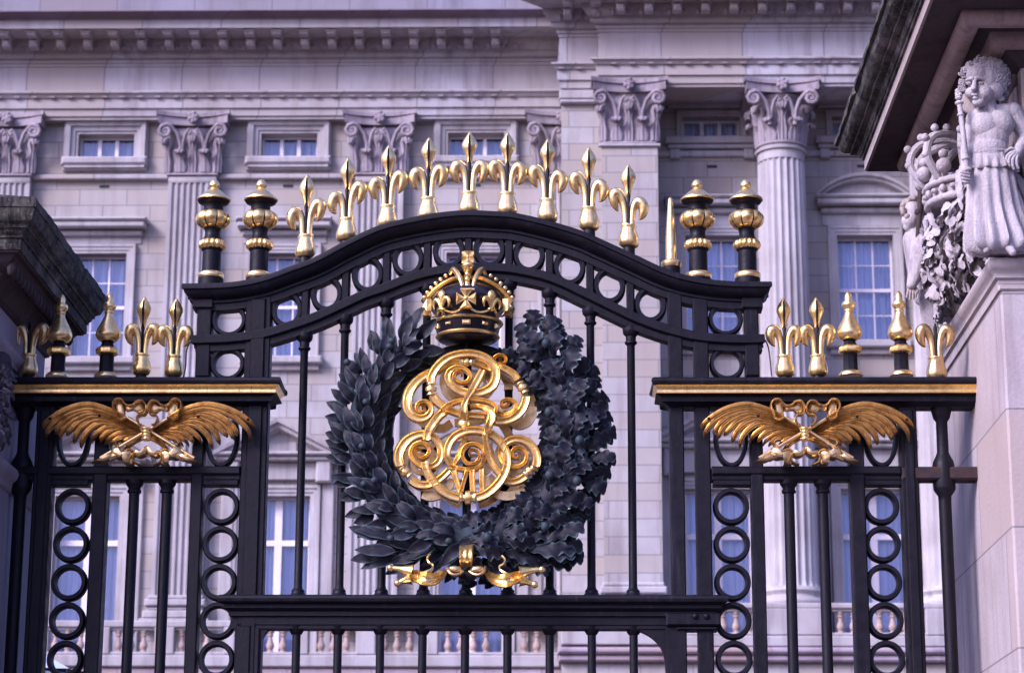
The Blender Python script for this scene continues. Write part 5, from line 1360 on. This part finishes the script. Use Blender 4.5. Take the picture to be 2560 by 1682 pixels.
for k in range(46): curl(2500 + r_.uniform(-8, 20), 205 + r_.uniform(-32, 42), .0 + r_.uniform(-.03, .05), r_.uniform(7, 10), 3.8)
for k in range(12): curl(2404 + r_.uniform(-4, 6), 196 + r_.uniform(-12, 40), -.03, 7, 3.4)
m.build('curly_hair', M_STAT, body, ang=80)
# skirt with pleats
def pleats(levels, n, m, seed=1, a0=0.0):
    rows = []; r_ = random.Random(seed); ph = [r_.uniform(-.25, .25) for _ in range(400)]; N_ = n*8
    for (u, v, rx, amp, d) in levels:
        c = P_(u, v, d); row = []
        for j in range(N_):
            a = 2*math.pi*j/N_; q = math.cos(a*n + ph[(j//8) % 400]*2 + a0); s_ = 1 + amp*q
            row.append((c.x + rx*k1*s_*math.cos(a), c.y + rx*k1*.72*s_*math.sin(a), c.z + .004*math.cos(a*n*.5)))
        rows.append(row)
    m.rings(rows)
m = MB(); pleats([(2476,384,49,.0,0),(2476,392,52,.02,0),(2477,404,55,.05,0),(2478,418,60,.07,0),(2479,428,64,.09,0),(2479,431,60,.09,0),(2479,424,50,.0,0)], 17, m, 2); m.build('short_tunic_hem', M_STAT, body, ang=70)
m = MB(); pleats([(2478,420,53,.03,0),(2478,440,56,.06,0),(2481,475,58,.09,0),(2484,520,62,.12,0),(2490,560,68,.15,-.01),(2496,590,74,.18,-.01),(2500,612,77,.19,-.01),(2501,626,72,.16,-.01),(2499,635,52,.10,-.01),(2496,638,24,.0,-.01)], 13, m, 3); m.build('pleated_skirt', M_STAT, body, ang=70)
m = MB(); c = P_(2476, 386); m.htorus(tuple(c), 49*k1, 4*k1, 32, 8, ky=.78); m.build('belt_cord', M_STAT, body)
# windblown drapery to the right
m = MB()
for i, (pts, w0) in enumerate((([(2520,440,.02),(2545,500,.0),(2556,560,-.02),(2560,620,-.02)], 16), ([(2525,430,.08),(2560,470,.06),(2590,520,.04),(2600,560,.04)], 22), ([(2535,470,.1),(2565,540,.08),(2580,600,.08),(2575,634,.06)], 20), ([(2515,500,.0),(2530,570,-.02),(2536,618,-.03)], 13))):
    q = spl([tuple(P_(u, v, d)) for u, v, d in pts], 6); m.tube(q, [w0*k1*(.5 + .6*k/len(q)) for k in range(len(q))], 10)
remeshed(m, 'flying_drapery', M_STAT, body, .007, it=4)
# torch
m = MB(); q = [tuple(P_(u, v, -.07)) for u, v in ((2399,262),(2404,300),(2410,350),(2415,398),(2417,440))]; m.tube(q, [6.5*k1, 6.5*k1, 7*k1, 7.5*k1, 5*k1], 12)
for v, r in ((258, 11), (246, 9), (288, 9), (397, 11), (392, 9)): m.ball(P_(2397 + (v-246)*.115, v, -.07), r*k1, 12, 8, (1, 1, .6))
for k in range(14): m.ball(P_(2399 + r_.uniform(-6, 6), 236 + r_.uniform(-9, 8), -.07 + r_.uniform(-.01, .01)), 6*k1, 8, 6)
m.build('torch', M_STAT, body)
# hands
def hand(c, dirs, palm, mm, r=4.6, pr=12):
    mm.ball(c, pr*k1, 12, 8, (1, .8, 1.1))
    for f in dirs:
        pts = [Vector(c) + Vector(p)*k1 for p in f]; mm.tube([tuple(p) for p in spl([tuple(x) for x in pts], 3)], [r*k1*(1 - .25*k/(3*(len(f)-1)+1)) for k in range(3*(len(f)-1)+1)], 8)
        mm.ball(pts[-1], r*.72*k1, 8, 6)
m = MB()
hand(P_(2540, 386, -.06), [[(-4,-6,4),(-18,-10,-2),(-26,-10,-14),(-24,-8,-24)], [(-4,-8,0),(-17,-13,-10),(-21,-13,-24),(-19,-10,-34)], [(-2,-8,-4),(-11,-14,-17),(-12,-14,-32),(-9,-11,-42)], [(2,-8,-6),(-2,-13,-20),(-1,-12,-33),(2,-10,-40)], [(0,0,8),(-10,-4,14),(-20,-4,10),(-27,-3,4)]], None, m)
m.build('hand', M_STAT, body, ang=80); m = MB()
hand(P_(2414, 438, -.07), [[(-8,-4,8),(-12,-14,4),(-4,-18,0),(6,-16,-2)], [(-8,-4,2),(-12,-14,-4),(-4,-18,-8),(6,-16,-9)], [(-7,-4,-6),(-11,-13,-12),(-3,-17,-16),(6,-14,-17)], [(-6,-3,-13),(-9,-11,-19),(-2,-14,-23),(5,-11,-23)], [(8,-4,6),(10,-13,10),(4,-18,10),(-3,-17,7)]], None, m, r=5, pr=14)
m.build('hand', M_STAT, body, ang=80)
# wings behind the head
m = MB()
for i in range(9):
    t = i/8; q = spl([tuple(P_(2505, 262 - 10*t, .10)), tuple(P_(2530 + 18*t, 215 - 38*t, .13)), tuple(P_(2552 + 22*t, 205 - 42*t, .14)), tuple(P_(2575 + 20*t, 240 - 30*t, .12))], 4)
    m.tube(q, [9*k1]*len(q), 8)
for i in range(5):
    t = i/4; q = spl([tuple(P_(2448, 290, .10)), tuple(P_(2425 - 8*t, 262 + 14*t, .11)), tuple(P_(2412 - 8*t, 235 + 26*t, .12))], 4); m.tube(q, [8*k1]*len(q), 8)
remeshed(m, 'wing', M_STATD, body, .008, it=2)

# far cherub at the back corner, with a staff
YK2 = 13.75
def Q_(u, v, d=0): return W(u, v, YK2 + d)
k2 = pxs(600, YK2)
b = MB()
def cap2(u0, v0, r0, u1, v1, r1, d0=0, d1=0): capsule(b, Q_(u0, v0, d0), Q_(u1, v1, d1), r0*k2, r1*k2)
def bal2(u, v, r, d=0, k=(1, 1, 1)): b.ball(Q_(u, v, d), r*k2, 16, 10, k)
bal2(2284, 532, 30, 0, (.95, .95, 1.1)); bal2(2274, 552, 21, -.02, (1, .9, 1)); bal2(2269, 568, 12, -.02, (1, .8, .9)); cap2(2264, 545, 3, 2259, 556, 5, -.02, -.03)
cap2(2292, 560, 15, 2298, 590, 17); bal2(2312, 596, 22, -.02); bal2(2290, 600, 20, .03); cap2(2292, 602, 36, 2296, 660, 31, .02, .03); cap2(2296, 660, 31, 2310, 740, 27, .03, .03)
cap2(2308, 606, 30, 2300, 650, 27, -.05, -.10); cap2(2300, 655, 28, 2279, 712, 13, -.11, -.14)
cap2(2282, 600, 13, 2280, 670, 10, .04, .0)
b2 = remeshed(b, 'cherub_statue', M_STAT, None, .0058, it=4, at=tuple(Q_(2310, 860)))
tag(b2, 'smaller stone cherub in profile behind a black staff, at the pier corner under the cornice', 'statue', 'carved cherubs on the right pier')
m = MB()
for k in range(110):
    a = R(r_.uniform(-20, 250)); rad = r_.uniform(24, 33); m.ball(Q_(2288 + math.cos(a)*rad, 524 - math.sin(a)*rad*.95, r_.uniform(-.06, .04)), r_.uniform(5, 8)*k2, 8, 6)
remeshed(m, 'curly_hair', M_STATD, b2, .005, it=2)
m = MB(); m.tube([tuple(Q_(u, v, -.09)) for u, v in ((2301,462),(2300,520),(2294,600),(2287,690),(2286,700))], [7*k2, 7*k2, 6*k2, 5*k2, 4*k2], 10)
for u, v, r in ((2300, 468, 12), (2302, 484, 8), (2300, 456, 8), (2295, 530, 9)): m.ball(Q_(u, v, -.09), r*k2, 10, 8)
m.build('staff', M_SOFF, b2)
m = MB(); c = Q_(2277, 720, -.12); m.ball(c, 11*k2, 12, 8, (1, .7, 1.2))
for i, (dx, l) in enumerate(((-9, 26), (-3, 31), (4, 30), (10, 25))):
    m.tube(spl([tuple(c + Vector((dx*.6, -4, -4))*k2), tuple(c + Vector((dx, -9, -14))*k2), tuple(c + Vector((dx*1.1 - 1, -6, -l))*k2)], 3), 3.6*k2, 8)
m.tube([tuple(c + Vector((9, -2, 4))*k2), tuple(c + Vector((15, -8, -8))*k2), tuple(c + Vector((12, -8, -17))*k2)], 3.8*k2, 8)
m.build('hand', M_STATD, b2, ang=80)
m = MB()
for i in range(7):
    t = i/6; q = spl([tuple(Q_(2300 + 14*t, 725, -.04)), tuple(Q_(2306 + 22*t, 775, -.06 + .02*(i % 2))), tuple(Q_(2318 + 26*t, 830, -.05)), tuple(Q_(2330 + 24*t, 862, -.03))], 4); m.tube(q, [7*k2]*len(q), 8)
remeshed(m, 'drapery', M_STAT, b2, .007, it=2)

# royal arms between them: crown, helm and mantling of acanthus on the inner face
def F_(a, v, out=0.0):
    """point on the inner face: a 0..1 from near to far along it, photo row v at that depth, out metres proud of the face"""
    Y = 12.35 + (13.65 - 12.35)*a; X = BX0 - out
    u = 1280; p = W(2400, v, Y); return Vector((X, Y, p.z))
armsbase = F_(.5, 790, .1)
m = MB(); cY = 12.95; cX = BX0 - .10
zA = W(2380, 515, cY).z
def arc(rad, r, z, m, ks=1.0, a0=90, a1=270, n=18):
    m.tube([(cX + rad*math.cos(R(a0 + (a1-a0)*k/n))*ks, cY + rad*math.sin(R(a0 + (a1-a0)*k/n)), z) for k in range(n+1)], r, 8)
rc = .27
arc(rc, .022, zA, m, 1.0); arc(rc*1.04, .020, zA + .095, m, 1.0); 
rows = []
for k in range(19):
    a = R(90 + 10*k); rows.append([(cX + rc*.97*math.cos(a), cY + rc*.97*math.sin(a), zA - .01), (cX + rc*1.0*math.cos(a), cY + rc*1.0*math.sin(a), zA + .10), (cX + rc*.7*math.cos(a), cY + rc*.7*math.sin(a), zA + .10), (cX + rc*.7*math.cos(a), cY + rc*.7*math.sin(a), zA - .01)])
m.rings(rows)
arms = m.build('royal_arms', M_STAT, None, ang=60, at=tuple(armsbase)); normals_out(arms)
tag(arms, 'carved stone crown and curling acanthus between the two cherubs on the right pier', 'carving')
for k in range(13):
    m = MB(); a = R(98 + 164*k/12); m.ball((cX + rc*1.05*math.cos(a), cY + rc*1.05*math.sin(a), zA + .048), .020, 8, 6, (1, 1, 1.2 if k % 2 else .8)); m.build('crown_jewel', M_STAT, arms)
for a in (110, 145, 180, 215, 250):
    m = MB(); A = R(a); zt_ = zA + .36
    p = [(cX + rc*1.05*math.cos(A), cY + rc*1.05*math.sin(A), zA + .12), (cX + rc*1.35*math.cos(A), cY + rc*1.35*math.sin(A), zA + .24), (cX + rc*1.15*math.cos(A), cY + rc*1.15*math.sin(A), zt_), (cX + rc*.5*math.cos(A), cY + rc*.5*math.sin(A), zt_ + .04), (cX, cY, zt_ - .02)]
    q = spl(p, 4); m.tube(q, .024, 8)
    for j in (3, 6, 9, 11): c = Vector(q[j]); m.ball(c + Vector((math.cos(A)*.02, math.sin(A)*.02, .035)), .024, 8, 6)
    m.ball((cX + rc*1.12*math.cos(A + .2), cY + rc*1.12*math.sin(A + .2), zA + .17), .045, 10, 7); m.ball((cX + rc*1.12*math.cos(A + .2), cY + rc*1.12*math.sin(A + .2), zA + .24), .028, 10, 7)
    m.build('crown_arch', M_STAT, arms)
# helm: a dark ball painting in the hollow's shade; then mantling
m = MB(); m.ball((cX + .03, cY, zA - .13), .17, 18, 12, (.9, 1.2, 1.1)); m.build('helm_hollow_shade', M_SOFF, arms)
m = MB(); r_ = random.Random(21)
zlo_ = z_led + .02
for k in range(330):
    y = r_.uniform(12.15, 13.60); t = r_.random()**.8; z = zlo_ - .02 + (zA + .0 - zlo_)*t
    bulge = math.sin(math.pi*min(1, max(0, (y-12.15)/1.75)))
    out = .06 + .34*bulge*r_.uniform(.15, 1.0)*(1 if t < .85 else .6)
    a = r_.uniform(-.2, 3.3); d = Vector((r_.uniform(-.3, .1), math.cos(a), math.sin(a)*.9 + .15))
    leafmesh(m, Vector((BX0 - out, y, z)), d, Vector((-1, r_.uniform(-.5, .3), r_.uniform(0, .6))), r_.uniform(.13, .24), r_.uniform(.09, .15), 'oak', r_.uniform(.2, 1.0), r_.uniform(-.1, .4), r_.random())
m.build('acanthus_mantling', M_STAT, arms, ang=70)
m = MB()
for k in range(26):
    y = r_.uniform(12.25, 13.8); z = zlo_ + (zA - zlo_)*r_.random(); m.ball((BX0 - .05, y, z), r_.uniform(.04, .10), 10, 7)
m.build('carved_ground', M_STATD, arms)

# ------------------------------------------------------------------ lantern beyond the gate, low on the left
lx = W(112, 1640, 20.0)
lamp = thing('lantern', 'pale hipped lantern top glimpsed low on the left through an iron ring', 'lamp', (lx.x, 20, 0))
m = MB(); h = .27; ztp = lx.z; m.add([(lx.x-h, 20-h, ztp-.13), (lx.x+h, 20-h, ztp-.13), (lx.x+h, 20+h, ztp-.13), (lx.x-h, 20+h, ztp-.13), (lx.x-.03, 19.97, ztp), (lx.x+.03, 19.97, ztp), (lx.x+.03, 20.03, ztp), (lx.x-.03, 20.03, ztp)], [(0,1,5,4), (1,2,6,5), (2,3,7,6), (3,0,4,7), (4,5,6,7), (0,3,2,1)]); m.build('roof', plain('pale_blue_enamel', (.42, .50, .72), .35), lamp, smooth=False)
m = MB()
for sx in (-1, 1):
    for sy_ in (-1, 1): m.tube([(lx.x+sx*h*.96, 20+sy_*h*.96, ztp-.135), (lx.x+sx*h*.6, 20+sy_*h*.6, ztp-.75)], .014, 6)
m.htorus((lx.x, 20, ztp-.75), h*.85, .02, 4, 6); m.htorus((lx.x, 20, ztp-.14), h*1.38, .014, 4, 6); m.build('frame', M_BLACK, lamp)
MB().lathe((lx.x, 20, ztp-.72), [(h*.82, 0), (h*1.28, .58)], 4, ph=R(45)).build('glass', M_GLASS, lamp, smooth=False)
MB().lathe((lx.x, 20, 0), [(.16, 0), (.15, .3), (.09, .4), (.06, 1.2), (.05, lx.z-1.0), (.09, lx.z-.9), (.05, lx.z-.8), (.06, lx.z-.74)], 14).build('post', M_BLACK, lamp)

# ------------------------------------------------------------------ ground
m = MB(); m.add([(-400, -300, 0), (400, -300, 0), (400, 500, 0), (-400, 500, 0)], [(0, 1, 2, 3)]); tag(m.build('ground', M_GRAV, None, smooth=False), kind='structure')
m = MB(); m.add([(-400, -40, .004), (400, -40, .004), (400, 8.5, .004), (-400, 8.5, .004)], [(0, 1, 2, 3)]); tag(m.build('road', M_ASPH, None, smooth=False), kind='structure')
m = MB(); m.box(-400, 400, 8.5, 11.4, -.05, .12); tag(m.build('pavement', M_PIERL, None, smooth=False), kind='structure')
